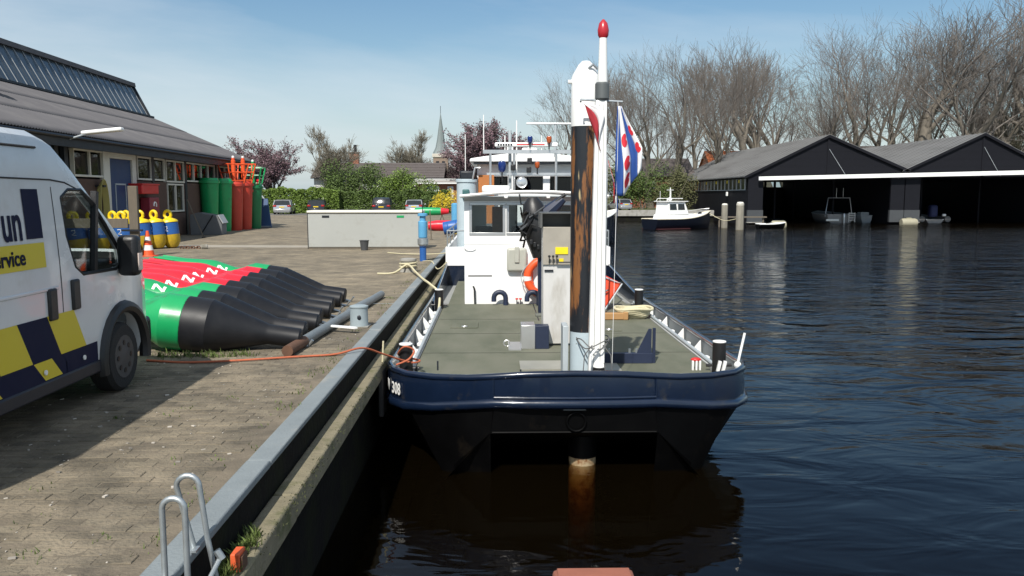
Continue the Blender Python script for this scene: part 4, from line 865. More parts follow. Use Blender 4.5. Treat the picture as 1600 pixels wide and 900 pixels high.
    for xx, yy, ww in ((-.55, 15.3, .5), (2.05, 14.9, .45)):
        hq = q('flush_hatch', MB().span((xx-ww/2, yy-.3, 1.02), (xx+ww/2, yy+.3, 1.034)), DECK, bevel=.006); q('hatch_ring', MB().tube([(xx+.05*math.cos(a_), yy-.2+.05*math.sin(a_), 1.04) for a_ in [R(i*36) for i in range(11)]], .008, 6), ALU, hq)
    for s in (1, -1):
        q('weld_seam', MB().span((CXV+s*.985-.006, 9.80, .98), (CXV+s*.985+.006, 9.845, 1.23)), NAVY)
    # bulwark stays: white wedge plates, small ones at the waterway
    for s in (1, -1):
        for y in (11.9, 13.0, 14.2, 15.6, 17.0):
            w_ = MB(); x = CXV+s*2.325
            w_.add([(x, y-.02, .86), (x-s*.16, y-.02, .86), (x-s*.13, y-.02, 1.0), (x-s*.015, y-.02, 1.14), (x, y+.02, .86), (x-s*.16, y+.02, .86), (x-s*.13, y+.02, 1.0), (x-s*.015, y+.02, 1.14)], [(0,1,2,3),(7,6,5,4),(0,4,5,1),(1,5,6,2),(2,6,7,3),(3,7,4,0)])
            q('bulwark_stay', w_, WHITE, bevel=.004)
        for i in range(10): q('waterway_lug', MB().box((CXV+s*2.17, 11.5+i*.6, 1.035), (.09, .12, .05)), WHITE, bevel=.008)
        q('waterway_edge', MB().span((CXV+s*2.09, 11.4, .86), (CXV+s*2.17, 18.4, 1.03)), mat('pale_grey', (.45, .46, .45), .6), bevel=.01)
        q('hand_rail_pipe', MB().tube([(CXV+s*2.12, 11.2, 1.06), (CXV+s*2.13, 18.3, 1.06)], .028, 8), GREYP)
    # bollards
    def bollard(x, y, h=.5, r=.085, z=.86):
        o = q('bollard', MB().lathe([(r*1.25, 0), (r*1.25, .03), (r, .04), (r, h)], 18, Matrix.Translation((x, y, z))), BLACKP)
        q('white_top', MB().lathe([(r, h), (r, h+.012), (r*.9, h+.018)], 18, Matrix.Translation((x, y, z))), WHITE, o)
        q('cross_pin', MB().cyl((x-r*1.9, y, z+h*.42), (x+r*1.9, y, z+h*.42), .022, 8), BLACKP, o)
    for x, y in ((CXV-2.17, 11.15), (CXV+2.13, 11.25), (CXV-2.15, 17.7), (CXV+2.12, 17.6)):
        bollard(x, y, .56, .092); q('bollard_plate', MB().box((x, y, .875), (.4, .3, .03)), DARKTRIM)
    bollard(1.28, 10.0, .48, .075)
    # spud: pole, guide tube, underwater foot
    SX, SY = 1.13, 10.42
    q('spud_pole', MB().cyl((SX, SY, .40), (SX, SY, 4.27), .175, 36), SPUD)
    q('spud_head', MB().lathe([(.178, 4.27), (.178, 4.86), (.16, 4.9), (.09, 5.02), (.05, 5.06)], 32, Matrix.Translation((SX, SY, 0))), WHITE)
    q('spud_lug', MB().tube([(SX+.02, SY-.13, 4.96), (SX+.07, SY-.15, 5.0), (SX+.13, SY-.13, 4.95)], .018, 8), GALV)
    q('spud_pin', MB().cyl((SX-.22, SY-.02, 4.81), (SX-.15, SY-.02, 4.81), .025, 10), WHITE)
    q('spud_guide', MB().lathe([(.205, .9), (.205, 1.72), (.19, 1.72)], 32, Matrix.Translation((SX+.03, SY, 0))), PALEB)
    q('guide_bracket', MB().span((SX-.27, SY-.12, .9), (SX-.20, SY+.2, 1.80)), GREYP, bevel=.01)
    q('spud_sleeve', MB().cyl((SX, SY, .10), (SX, SY, .45), .185, 32), BLACK)
    q('spud_foot', MB().cyl((SX, SY, -2.55), (SX, SY, .10), .175, 32), BRASS)
    # signal mast strapped in front of the spud
    MX, MY = 1.255, 10.05
    ms = MB(); ms.add([(MX-.105, MY-.05, 1.25), (MX+.095, MY-.05, 1.25), (MX+.095, MY+.07, 1.25), (MX-.105, MY+.07, 1.25), (MX-.045, MY-.05, 4.55), (MX+.085, MY-.05, 4.55), (MX+.085, MY+.07, 4.55), (MX-.045, MY+.07, 4.55)], [(3,2,1,0),(4,5,6,7),(0,1,5,4),(1,2,6,5),(2,3,7,6),(3,0,4,7)])
    mast = q('mast', ms, WHITE, bevel=.012)
    for xx in (-.035, .03): q('mast_groove', MB().add([(MX-.005+xx*1.2, MY-.0535, 1.3), (MX+.005+xx*1.2, MY-.0535, 1.3), (MX+.025+xx*.8, MY-.0535, 4.5), (MX+.018+xx*.8, MY-.0535, 4.5)], [(0,1,2,3)]), mat('groove_grey', (.4, .4, .38), .6), mast, smooth=0)
    q('mast_collar', MB().lathe([(.07, 4.55), (.085, 4.57), (.085, 4.74), (.07, 4.76)], 18, Matrix.Translation((MX+.03, MY, 0))), mat('collar_grey', (.12, .13, .13), .5, .3), mast)
    q('mast_tip', MB().lathe([(.06, 4.74), (.058, 4.8), (.045, 5.28)], 18, Matrix.Translation((MX+.035, MY, 0))), WHITE, mast)
    q('red_finial', MB().lathe([(.045, 5.27), (.062, 5.30), (.068, 5.36), (.05, 5.44), (.012, 5.485)], 18, Matrix.Translation((MX+.035, MY, 0))), mat('finial_red', (.42, .02, .03), .3), mast)
    q('cross_arm', MB().tube([(1.03, MY-.02, 4.53), (1.03, MY, 4.56), (1.53, MY, 4.535)], .014, 8), GALV, mast)
    q('lashing', MB().tube([(MX-.02+.20*math.cos(a_)*(1+.1*math.sin(3*a_)), MY+.14+.28*math.sin(a_), 1.62+.05*math.sin(2.3*a_)) for a_ in [R(i*15) for i in range(60)]], .008, 5), mat('cable_grey', (.12, .12, .12), .6))
    for kx in (-.16, .16): q('cable_loop', MB().tube([(MX+kx*.4, MY-.1, 1.62), (MX+kx, MY-.12, 1.5), (MX+kx*1.1, MY-.12, 1.3), (MX+kx*.7, MY-.1, 1.18), (MX+kx*.5, MY-.1, 1.4)], .007, 5), mat('cable_grey', (.12, .12, .12), .6))
    q('hose', MB().tube([(MX, MY-.13, 1.6), (MX-.09, MY-.15, 1.5), (MX-.10, MY-.15, 1.3), (MX-.05, MY-.12, 1.05)], .016, 8), WHITE)
    # steel control cabinet with hood, levers and yellow notices
    c = q('control_cabinet', MB().span((.78, 13.2, 1.05), (1.27, 13.7, 2.92)), STEEL, bevel=.012)
    hd = MB(); hd.span((.73, 13.12, 2.92), (.76, 13.75, 3.14)); hd.span((.73, 13.12, 3.14), (1.31, 13.75, 3.16)); hd.span((1.28, 13.12, 2.92), (1.31, 13.75, 3.14)); hd.span((.76, 13.6, 2.92), (1.28, 13.63, 3.14)); q('hood', hd, mat('hood_grey', (.12, .12, .115), .5, .3), c)
    q('upper_panel', MB().span((.77, 13.17, 2.33), (1.28, 13.2, 2.93)), mat('panel_beige', (.36, .33, .28), .5, .2, var=.12, scale=4), c, bevel=.006)
    q('notice', MB().span((.97, 13.155, 2.50), (1.17, 13.17, 2.61)), mat('notice_yellow', (.8, .62, .01), .5), c); q('notice', MB().span((1.03, 13.155, 2.38), (1.10, 13.17, 2.43)), mat('notice_yellow', (.8, .62, .01)), c)
    for i, xx in enumerate((.87, .93, .99)):
        lv = q('lever', MB().cyl((xx, 13.15, 2.36), (xx, 13.10, 2.46), .008, 8), BLACKP, c); q('knob', MB().ico((xx, 13.10, 2.47), .022, sub=2), BLACKP, lv)
    q('lever_bar', MB().cyl((.98, 13.12, 2.375), (1.27, 13.12, 2.375), .010, 8), DARKTRIM, c)
    q('cabinet_foot', MB().span((.80, 13.25, .86), (1.25, 13.65, 1.05)), mat('hood_grey', (.12, .12, .115)), c)
    q('cabinet_handle', MB().span((.80, 13.18, 2.22), (.94, 13.2, 2.25)), DARKTRIM, c)
    b_ = q('deck_box', MB().span((.42, 12.9, 1.02), (.64, 13.3, 1.40)), ALU, bevel=.008); q('navy_side', MB().span((.64, 12.92, 1.02), (.86, 13.15, 1.385)), NAVY2, b_, bevel=.006)
    q('deck_plate', MB().span((.22, 12.8, 1.02), (.42, 13.5, 1.035)), ALU); q('deck_plate', MB().span((.36, 11.3, 1.02), (1.0, 11.9, 1.04)), mat('tread_plate', (.36, .35, .3), .5, .4)); q('deck_plate', MB().span((1.4, 11.2, 1.02), (1.75, 11.7, 1.04)), mat('tread_plate', (.36, .35, .3)))
    q('deck_ring', MB().tube([(.2+.05*math.cos(a_), 13.2, 1.06+.05*math.sin(a_)) for a_ in [R(i*30) for i in range(13)]], .012, 6), ALU)
    nb = q('navy_bracket', MB().span((1.35, 11.75, 1.02), (2.28, 11.83, 1.17)), NAVY2, bevel=.006)
    q('bracket_fin', MB().prism([(2.05, 1.17), (2.26, 1.17), (2.26, 1.52), (2.22, 1.52)], 11.77, 11.80, 'y'), NAVY2, nb); q('bracket_post', MB().span((2.28, 11.77, 1.02), (2.32, 11.81, 1.53)), NAVY2, nb)
    for xx in (1.5, 1.65, 1.95, 2.05): q('clamp', MB().cyl((xx, 11.79, 1.17), (xx, 11.79, 1.23), .018, 6), GALV, nb)
    for xx, yy in ((CXV-1.7, 10.55), (CXV+.3, 10.1), (CXV-.65, 10.0)): q('cleat', MB().box((xx, yy, 1.25), (.02, .02, .12)), DARKTRIM)
    # small kit at the right bow corner
    q('white_stick', MB().tube([(CXV+2.24, 10.75, 1.2), (CXV+2.34, 10.8, 1.62)], .017, 8), WHITE); q('stick_foot', MB().ico((CXV+2.24, 10.74, 1.2), .05, sub=2), WHITE)
    for dx in (0, .05, .10): q('white_fitting', MB().box((CXV+1.78+dx, 11.3, 1.08), (.025, .05, .14)), WHITE, bevel=.004)
    q('red_cap', MB().ico((CXV+1.83, 11.33, 1.16), .075, (1, .7, .4), 2), RED)
    for dx in (2.05, 2.12): q('white_fitting', MB().box((CXV+dx, 10.95, 1.14), (.04, .05, .15), ry=R(12)), WHITE, bevel=.005)
    # ------------- forward deckhouse
    X0, X1, Y0_, Y1_ = -.66, 2.42, 18.45, 21.6; Zt = 3.42
    W0 = [(-.52, .22), (.30, 1.12), (1.2, 2.28)]; zw0, zw1 = 2.58, 3.24
    wl = MB(); wl.span((X0, Y0_, .86), (X1, Y0_+.08, zw0)); wl.span((X0, Y0_, zw1), (X1, Y0_+.08, Zt))
    xs = [X0]+[v for a_ in W0 for v in a_]+[X1]
    for i in range(0, len(xs), 2): wl.span((xs[i], Y0_, zw0), (xs[i+1], Y0_+.08, zw1))
    house = q('deckhouse', wl, mat('house_white', (.80, .80, .79), .35, var=.03, scale=2), smooth=0)
    HW = mat('house_white', (.8, .8, .79))
    for xx in (X0, X1-.08):
        sw = MB(); sw.span((xx, Y0_+.08, .86), (xx+.08, Y1_, zw0)); sw.span((xx, Y0_+.08, zw1), (xx+.08, Y1_, Zt)); sw.span((xx, Y0_+.08, zw0), (xx+.08, Y0_+.25, zw1)); sw.span((xx, Y1_-.4, zw0), (xx+.08, Y1_, zw1)); q('side_wall', sw, HW, house, smooth=0)
        q('side_pane', MB().span((xx+.03, Y0_+.25, zw0), (xx+.04, Y1_-.4, zw1)), GLASS, house)
    bw = MB(); bw.span((X0+.08, Y1_-.08, .86), (X1-.08, Y1_, zw0)); bw.span((X0+.08, Y1_-.08, 3.26), (X1-.08, Y1_, Zt)); bw.span((X0+.08, Y1_-.08, zw0), (-.2, Y1_, 3.26)); bw.span((.15, Y1_-.08, zw0), (.6, Y1_, 3.26)); bw.span((1.1, Y1_-.08, zw0), (X1-.08, Y1_, 3.26)); q('back_wall', bw, HW, house, smooth=0)
    for (a_, b2) in W0:
        f = MB(); f.span((a_-.03, Y0_-.015, zw0-.03), (b2+.03, Y0_+.03, zw0+.03)); f.span((a_-.03, Y0_-.015, zw1-.03), (b2+.03, Y0_+.03, zw1+.03)); f.span((a_-.03, Y0_-.015, zw0+.03), (a_+.03, Y0_+.03, zw1-.03)); f.span((b2-.03, Y0_-.015, zw0+.03), (b2+.03, Y0_+.03, zw1-.03))
        wn = q('window', f, ALU, house, bevel=.006); q('pane', MB().span((a_+.03, Y0_+.004, zw0+.03), (b2-.03, Y0_+.010, zw1-.03)), GLASS, wn)
    q('interior_bulkhead', MB().span((-.05, 20.6, .9), (.38, 20.66, 3.15)), BROWNW, house); q('interior_bulkhead', MB().span((1.3, 20.6, .9), (2.2, 20.66, 3.3)), BROWNW, house)
    q('console', MB().span((-.5, 18.9, .9), (2.2, 19.3, 2.55)), mat('console_grey', (.10, .10, .10), .7), house)
    for xx in (-.25, .62): 
        q('helm_chair', MB().box((xx, 19.9, 2.3), (.42, .12, .8)), mat('seat_cloth', (.03, .03, .035)), house, bevel=.05)
    rf = MB(); nx = 9; roofp = []
    for i in range(nx): f = i/(nx-1); roofp.append((X0-.08+(X1-X0+.16)*f, Zt+.02+.10*math.sin(math.pi*f)))
    rf.prism(roofp+[(p[0], p[1]-.07) for p in roofp[::-1]], Y0_-.25, Y1_+.1, 'y'); q('roof', rf, mat('roof_pale', (.55, .56, .55), .45), house)
    q('roof_edge', MB().tube([(p[0], Y0_-.25, p[1]-.03) for p in roofp], .035, 6), WHITE, house)
    vz = MB().add([(X0, Y0_-.24, Zt-.02), (X1, Y0_-.24, Zt-.02), (X1, Y0_-.005, Zt-.12), (X0, Y0_-.005, Zt-.12), (X0, Y0_-.24, Zt+.0), (X1, Y0_-.24, Zt+.0), (X1, Y0_-.005, Zt-.03), (X0, Y0_-.005, Zt-.03)], [(0,1,2,3),(7,6,5,4),(0,4,5,1),(1,5,6,2),(2,6,7,3),(3,7,4,0)]); q('visor', vz, GREYP, house)
    for xx in (.26, 1.18): q('roof_light', MB().box((xx, Y0_-.26, Zt-.03), (.08, .06, .06)), WHITE, house, bevel=.015)
    q('weld_seam', MB().span((X0, Y0_-.006, 2.35), (X1, Y0_-.001, 2.365)), HW, house)
    q('grab_handle', MB().tube([(X0+.12+.12*math.cos(a_), Y0_-.03, 2.27+.05*math.sin(a_)) for a_ in [R(190+i*16) for i in range(11)]], .008, 6), ALU, house)
    bx = q('wall_box', MB().span((.28, Y0_-.14, 1.75), (.72, Y0_-.005, 2.27)), mat('box_grey', (.40, .40, .35), .5), house, bevel=.05, seg=3); q('box_latch', MB().span((.45, Y0_-.17, 1.95), (.55, Y0_-.14, 2.3)), mat('box_grey', (.4, .4, .35)), bx, bevel=.01)
    q('scuff_mark', MB().span((-.58, Y0_-.004, 1.63), (-.05, Y0_-.001, 1.66)), mat('scuff', (.12, .12, .12), .8), house)
    q('vertical_pipe', MB().tube([(-.43, Y0_-.06, 1.0), (-.44, Y0_-.06, 1.36), (-.47, Y0_-.06, 1.42)], .02, 8), BLACKP, house)
    for xx, zz_ in ((.25, 1.18), (.98, 1.18)):
        q('gooseneck_vent', MB().tube([(xx, Y0_-.25, .9), (xx, Y0_-.25, zz_)]+[(xx-.13+.13*math.cos(a_), Y0_-.25, zz_+.13*math.sin(a_)) for a_ in [R(i*22) for i in range(1, 9)]]+[(xx-.26, Y0_-.25, zz_-.08)], .055, 12), NAVY2)
    for xx in (.50, .58): q('red_valve', MB().tube([(xx, Y0_-.1, .95), (xx, Y0_-.1, 1.12)], .012, 6), DARKTRIM); q('valve_wheel', MB().box((xx, Y0_-.1, 1.14), (.06, .04, .03)), RED)
    q('flare', MB().lathe([(.05, 1.38), (.055, 1.5), (.03, 1.53), (.03, 1.75), (.02, 1.76)], 12, Matrix.Translation((.83, Y0_-.07, 0))), ORANGE, house); q('flare_cone', MB().lathe([(.005, 1.24), (.05, 1.38)], 12, Matrix.Translation((.83, Y0_-.07, 0))), ALU, house)
    # folded black hydraulic crane arm with hose wraps beside the cabinet
    cr_ = q('crane_post', MB().tube([(.98, 16.8, 2.2), (.90, 16.8, 2.6), (.82, 16.8, 3.0), (.78, 16.8, 3.25), (.77, 16.8, 3.38)], [.2, .27, .26, .20, .10], 12), BLACKP)
    q('crane_boom', MB().tube([(.80, 16.8, 2.8), (1.1, 16.75, 3.1), (1.38, 16.7, 3.36)], [.17, .15, .08], 8), NAVY2, cr_); q('crane_jib', MB().tube([(1.02, 16.7, 3.12), (1.42, 16.65, 3.45)], .035, 8), BLACKP, cr_)
    q('crane_column', MB().cyl((1.02, 16.8, .9), (1.0, 16.8, 2.4), .13, 12), NAVY2, cr_)
    rh = random.Random(4)
    for i in range(11):
        a0 = rh.uniform(2.2, 4.2); z0 = rh.uniform(2.45, 3.05); pts = []
        for k in range(7): a_ = a0+(k-3)*rh.uniform(.25, .5); rr = rh.uniform(.24, .36); pts.append((.86+rr*math.cos(a_), 16.8+rr*math.sin(a_), z0+.06*k+rh.gauss(0, .05)))
        q('hydraulic_hose', MB().tube(pts, rh.choice((.016, .022, .03)), 7), BLACKP if i % 3 else mat('hose_grey', (.06, .065, .07), .6), cr_)
    for i in range(5): q('hydraulic_fitting', MB().box((.74+.07*i, 16.58, 2.5-.05*(i % 3)), (.06, .06, .1)), BLACKP, cr_, bevel=.01)
    q('pull_cord', MB().cyl((1.03, 16.4, 1.75), (1.03, 16.4, 2.5), .006, 5), BLACKP, cr_); q('cord_handle', MB().tube([(.93, 16.4, 1.74), (1.13, 16.4, 1.74)], .035, 8), BLACKP, cr_); q('cord_grip', MB().cyl((1.03, 16.4, 1.45), (1.03, 16.4, 1.72), .045, 10), BLACKP, cr_)
    # ------------- grey funnel, raised quarter bulwarks
    q('funnel', MB().lathe([(.30, .9), (.30, 3.70), (.33, 3.71), (.33, 3.78), (.28, 3.8)], 26, Matrix.Translation((-.80, 24.7, .1))), PALEB); q('funnel_hood', MB().span((-1.0, 24.5, 3.9), (-.52, 24.9, 4.14)), DARKTRIM, bevel=.05); q('funnel_pipe', MB().tube([(-.62, 24.45, 3.9), (-.55, 24.4, 4.22), (-.4, 24.4, 4.22)], .03, 8), ALU)
    q('funnel_fitting', MB().box((-.82, 24.38, 3.45), (.2, .08, .3)), mat('fit_green', (.04, .12, .12), .5), bevel=.03)
    for s in (1, -1):
        xo = CXV+s*2.36
        wing = MB(); wing.add([(xo, 18.3, 1.10), (xo, 23.8, 1.46), (xo, 23.8, .8), (xo, 18.3, .8), (xo-s*.06, 18.3, 1.10), (xo-s*.06, 23.8, 1.46), (xo-s*.06, 23.8, .8), (xo-s*.06, 18.3, .8)], [(0,1,2,3),(7,6,5,4),(0,4,5,1),(1,5,6,2),(2,6,7,3),(3,7,4,0)]); q('rising_bulwark', wing, NAVY, bevel=.01)
        q('quarter_bulwark', MB().span((xo-s*.0, 23.8, .8), (xo-s*1.2, 23.9, 1.42)), NAVY, bevel=.01)
        q('white_bulwark', MB().span((xo, 23.78, 1.42), (xo-s*1.25, 23.88, 1.96)), HW, bevel=.01)
        q('white_bulwark', MB().span((xo, 23.88, 1.42), (xo-s*.08, 38, 1.96)), HW, bevel=.01); q('navy_topside', MB().span((xo-s*.005, 23.9, .8), (xo-s*.07, 39, 1.42)), NAVY)
        rl = MB(); 
        for yy in (23.85, 25.5, 27.5): rl.cyl((xo-s*.05, yy, 1.96), (xo-s*.05, yy, 2.42), .02, 8)
        rl.tube([(xo-s*1.0, 23.85, 2.42), (xo-s*.05, 23.85, 2.42), (xo-s*.05, 30, 2.42)], .02, 8); rl.tube([(xo-s*.05, 23.85, 2.2), (xo-s*.05, 30, 2.2)], .014, 6); q('rail', rl, GALV)
    q('aft_deck', MB().span((CXV-2.3, 23.9, 1.3), (CXV+2.3, 38, 1.4)), GREYP)
    # ------------- aft wheelhouse with big windows, bridge gantry, lights, aerials
    AX0, AX1, AY0, AY1 = -.5, 2.6, 25.0, 29.0; az0, az1 = 3.52, 3.98
    aw = MB(); aw.span((AX0, AY0, 1.4), (AX1, AY0+.08, az0)); aw.span((AX0, AY0, az1), (AX1, AY0+.08, 4.45))
    AW = [(-.42, .40), (.62, 1.45), (1.68, 2.5)]; xs = [AX0]+[v for a_ in AW for v in a_]+[AX1]
    for i in range(0, len(xs), 2): aw.span((xs[i], AY0, az0), (xs[i+1], AY0+.08, az1))
    aft = q('wheelhouse', aw, HW, smooth=0)
    for (a_, b2) in AW: 
        q('pane', MB().span((a_, AY0+.03, az0), (b2, AY0+.04, az1)), glass('wheelhouse_glass', (.35, .38, .38)), aft); f = MB().tube([(a_, AY0-.005, az0), (b2, AY0-.005, az0), (b2, AY0-.005, az1), (a_, AY0-.005, az1), (a_, AY0-.005, az0)], .022, 6); q('window_seal', f, BLACKP, aft)
    for xx in (AX0, AX1-.08): q('side_wall', MB().span((xx, AY0+.08, 1.4), (xx+.08, AY1, 4.45)), HW, aft)
    q('back_wall', MB().span((AX0+.08, AY1-.08, 1.4), (AX1-.08, AY1, 4.45)), BROWNW, aft)
    rp = [(AX0-.2+(AX1-AX0+.4)*i/10, 4.50+.17*math.sin(math.pi*i/10)) for i in range(11)]
    q('roof', MB().prism(rp+[(AX1+.22, 4.40), (AX0-.22, 4.40)], AY0-.35, AY1+.2, 'y'), HW, aft, bevel=.03); q('roof_underside', MB().span((AX0-.1, AY0-.3, 4.34), (AX1+.1, AY0-.01, 4.40)), DARKTRIM, aft)
    gx0, gx1, gy = -.30, 2.65, 23.0
    gn = MB()
    for xx in (gx0+.2, .55, 1.7, gx1): gn.cyl((xx, gy, 3.55), (xx, gy, 4.62), .035, 8)
    gn.span((gx0, gy-.04, 4.56), (gx1, gy+.04, 4.66)); gn.span((gx0+.1, gy-.03, 3.98), (gx1, gy+.03, 4.04)); q('light_gantry', gn, ALU)
    gb = bpy.data.objects[-1] if False else None
    q('gantry_sign', MB().span((.02, gy-.05, 4.74), (1.75, gy+.02, 4.86)), WHITE, bevel=.04, seg=3)
    for a_, b2 in ((.62, .98), (1.02, 1.38)): q('sign_stripe', MB().span((a_, gy-.056, 4.79), (b2, gy-.051, 4.82)), RED)
    for a_ in range(6): q('sign_mark', MB().span((.10+.07*a_, gy-.056, 4.77), (.145+.07*a_, gy-.051, 4.83)), DARKTRIM)
    for xx, zz_, m, sc in ((.22, 4.22, BLUELENS, 1.0), (.98, 4.94, BLUELENS, .65), (1.50, 4.94, ORLENS, .65), (1.18, 4.26, ORLENS, .6)):
        o = q('beacon', MB().lathe([(.06*sc, -.16*sc), (.10*sc, -.10*sc), (.115*sc, .06*sc), (.09*sc, .12*sc), (.03*sc, .14*sc)], 14, Matrix.Translation((xx, gy-.1, zz_))), m); q('beacon_stem', MB().cyl((xx, gy-.1, zz_-.42*sc), (xx, gy-.1, zz_-.14*sc), .02, 6), BLACKP, o)
    sl = q('searchlight', MB().lathe([(.05, .18), (.14, .12), (.155, -.02), (.15, -.05), (.13, -.04)], 22, Matrix.Translation((.75, gy-.25, 3.78)) @ Matrix.Rotation(R(-90), 4, 'X')), ALU); q('lens', MB().lathe([(.135, 0), (.10, .02), (.03, .03)], 20, Matrix.Translation((.75, gy-.28, 3.78)) @ Matrix.Rotation(R(90), 4, 'X')), mat('lens_glass', (.6, .62, .64), .08, .6), sl)
    for xx, zz_ in ((.97, 4.36), (.52, 4.18), (.95, 4.12)): q('floodlight', MB().box((xx, gy-.12, zz_), (.13, .12, .16)), BLACKP, bevel=.02)
    for xx, y_, z0, z1, r_ in ((-.84, 24.7, 3.9, 5.2, .012), (-.28, 23.0, 4.6, 5.6, .014), (.30, 23, 4.6, 5.05, .016), (.44, 23.2, 3.6, 5.2, .045), (.62, 23, 4.0, 5.45, .018), (1.30, 23, 4.6, 5.05, .012)): q('aerial', MB().cyl((xx, y_, z0), (xx, y_, z1), r_, 8), WHITE if r_ < .04 else GREYP)
    q('radar', MB().box((1.55, 23.6, 5.42), (1.3, .1, .05)), WHITE, bevel=.02); q('radar_mast', MB().cyl((1.72, 23.6, 4.5), (1.72, 23.6, 5.4), .035, 8), GREYP)
    q('roof_box', MB().span((.85, 25.3, 4.6), (1.3, 26, 4.85)), WHITE, bevel=.03); q('roof_vent', MB().cyl((.48, 25.2, 4.55), (.48, 25.2, 4.95), .1, 10), WHITE)
    q('porch_bulkhead', MB().span((-.46, 24.6, 2.6), (.0, 24.9, 4.02)), mat('orange_wood', (.42, .15, .04), .5), aft); q('tender_window', MB().box((.05, 22.6, 3.58), (.75, .3, .22)), WHITE, bevel=.06)
    # registration on the bow quarter
    M1 = frame((CXV-2.262+.0, 10.575, .965), Vector((2.08-2.29, -.30, 0))*-1, (0, 0, 1))
    d = Vector((-2.08+2.29, 10.32-10.62, 0)).normalized(); nrm = Vector((d.y, -d.x, 0)); 
    o1 = Vector((CXV-2.272, 10.592, .90))+nrm*.028
    lettering('308', .21, frame(o1+Vector((0, 0, 0)), d, (0, 0, 1)), WHITE, t, bold=.003, sx=.72)
    d2 = Vector((-2.29+2.385, 10.62-10.95, 0)).normalized(); n2 = Vector((d2.y, -d2.x, 0)); o2 = Vector((CXV-2.345, 10.81, .90))+n2*.028
    lettering('N', .21, frame(o2, d2, (0, 0, 1)), WHITE, t, bold=.003, sx=.72)
vessel()

t = thing('fender_block', 'dark grey rubber fender hanging between the bow quarter and the quay', 'fender', (-1.50, 10.95, .6))
MB().box((-.0, 0, .22), (.07, .34, .62)).build('rubber_block', mat('fender_grey', (.035, .033, .033), .7), t, world=False, bevel=.02); MB().tube([(0, 0, .5), (.02, .02, .9)], .012, 6).build('hanging_rope', ROPEY, t, world=False)
t = thing('life_ring', 'orange life ring with white bands on the white deckhouse front', 'life ring', (1.12, 18.32, 1.62))
seg = []
for i in range(24):
    pass
def arc_tube(a0, a1, rr, r_, m, nm):
    MB().tube([(rr*math.cos(a), 0, rr*math.sin(a)) for a in [a0+(a1-a0)*i/10 for i in range(11)]], r_, 12).build(nm, m, t, world=False)
for i in range(4):
    a = R(10+90*i); arc_tube(a, a+R(76), .385, .088, ORANGE, 'ring_section'); arc_tube(a+R(76), a+R(90), .385, .090, WHITE, 'white_band')
MB().tube([((.50+.03*math.cos(4*a))*math.cos(a), -.02, (.50+.03*math.cos(4*a))*math.sin(a)) for a in [R(i*10) for i in range(37)]], .010, 5).build('grab_line', GREYP, t, world=False)
t = thing('covered_raft', 'orange covered dinghy bow on deck right of the mast', 'dinghy', (2.2, 17.6, .98))
mb = MB(); prof = [(-.9, 0, .05), (-.55, .12, .62), (0, .22, .86), (.34, .20, .72), (.52, .06, .60)]
mb.add([(-.6, -.2, 0), (.08, -.25, -.02), (.50, -.1, .58), (.34, -.12, .62), (.10, -.12, .72), (-.5, -.15, .85), (-.6, .5, 0), (.08, .45, -.02), (.5, .3, .58), (.34, .4, .66), (.1, .5, .78), (-.5, .6, .9)], [(0,1,2,3,4,5),(11,10,9,8,7,6),(0,6,7,1),(1,7,8,2),(2,8,9,3),(3,9,10,4),(4,10,11,5),(5,11,6,0)]).build('cover', mat('tarp_orange', (.68, .065, .02), .55, var=.15, bump=.4, bscale=8), t, world=False, bevel=.04)
MB().tube([(-.5, -.17, .87), (.1, -.14, .74), (.36, -.14, .63), (.51, -.12, .59), (.09, -.27, -.01)], .018, 6).build('edge_piping', GREYP, t, world=False); MB().tube([(-.1, -.26, .45), (.1, -.25, .42), (.2, -.24, .47)], .018, 6).build('strap', BLACKP, t, world=False)
t = thing('rope_coil', 'pale rope coil lying on deck by the right bulwark', 'rope', (2.75, 16.2, 1.02))
for i in range(7): MB().tube([((.16+.02*i)*1.35*math.cos(a)+.03*math.sin(i), (.16+.02*i)*math.sin(a), .03+.028*i+.015*math.sin(3*a+i)) for a in [R(k*18) for k in range(21)]], .026, 7).build('rope_turn', ROPEY, t, world=False)
t = thing('timber_chock', 'short brown timber chock on deck beside the rope coil', 'timber', (2.35, 16.0, 1.02)); MB().box((0, 0, .07), (.45, .14, .13)).build('chock', mat('chock_wood', (.36, .2, .08), .8), t, world=False, bevel=.015); MB().box((.2, 0, .08), (.10, .15, .16)).build('end_block', mat('chock_wood', (.36, .2, .08)), t, world=False, bevel=.015)

# flags: real folded cloth
def cloth(fn, nu, nv, m, parent, name='cloth'):
    mb = MB(); mb.v = [fn(u/nu, v/nv) for v in range(nv+1) for u in range(nu+1)]
    mb.f = [(v*(nu+1)+u, v*(nu+1)+u+1, (v+1)*(nu+1)+u+1, (v+1)*(nu+1)+u) for v in range(nv) for u in range(nu)]
    o = mb.build(name, m, parent, world=False, fix=False, smooth=80); s = o.modifiers.new('thick', 'SOLIDIFY'); s.thickness = .003; return o
t = thing('hanging_flag', 'blue and white flag with red leaf shapes hanging from the mast cross arm', 'flag', (1.47, 10.02, 4.5))
def sheet(s, h):
    """s across the stripes 0..1, h from the top 0..1 -> hanging point; the cloth widens downwards and is folded"""
    wd = .05+.27*min(1, (h*1.5))*(1-.08*h); x = -.03*h+wd*(s-.10)+.05*h
    low = .98-.30*max(0, s-.35)/.65*1.0
    z = -.02-h*1.08*low
    return (x, .05*math.sin(s*9+h*3)*(.3+h)+.02*math.sin(h*7), z)
FB = mat('flag_blue', (.015, .065, .27), .8, var=.08); FW = mat('flag_white', (.75, .75, .75), .8, var=.04); FR = mat('flag_red', (.6, .02, .035), .8, var=.05)
bands = [(0, .28, FB), (.28, .62, FW), (.62, .84, FB), (.84, 1.0, FW)]
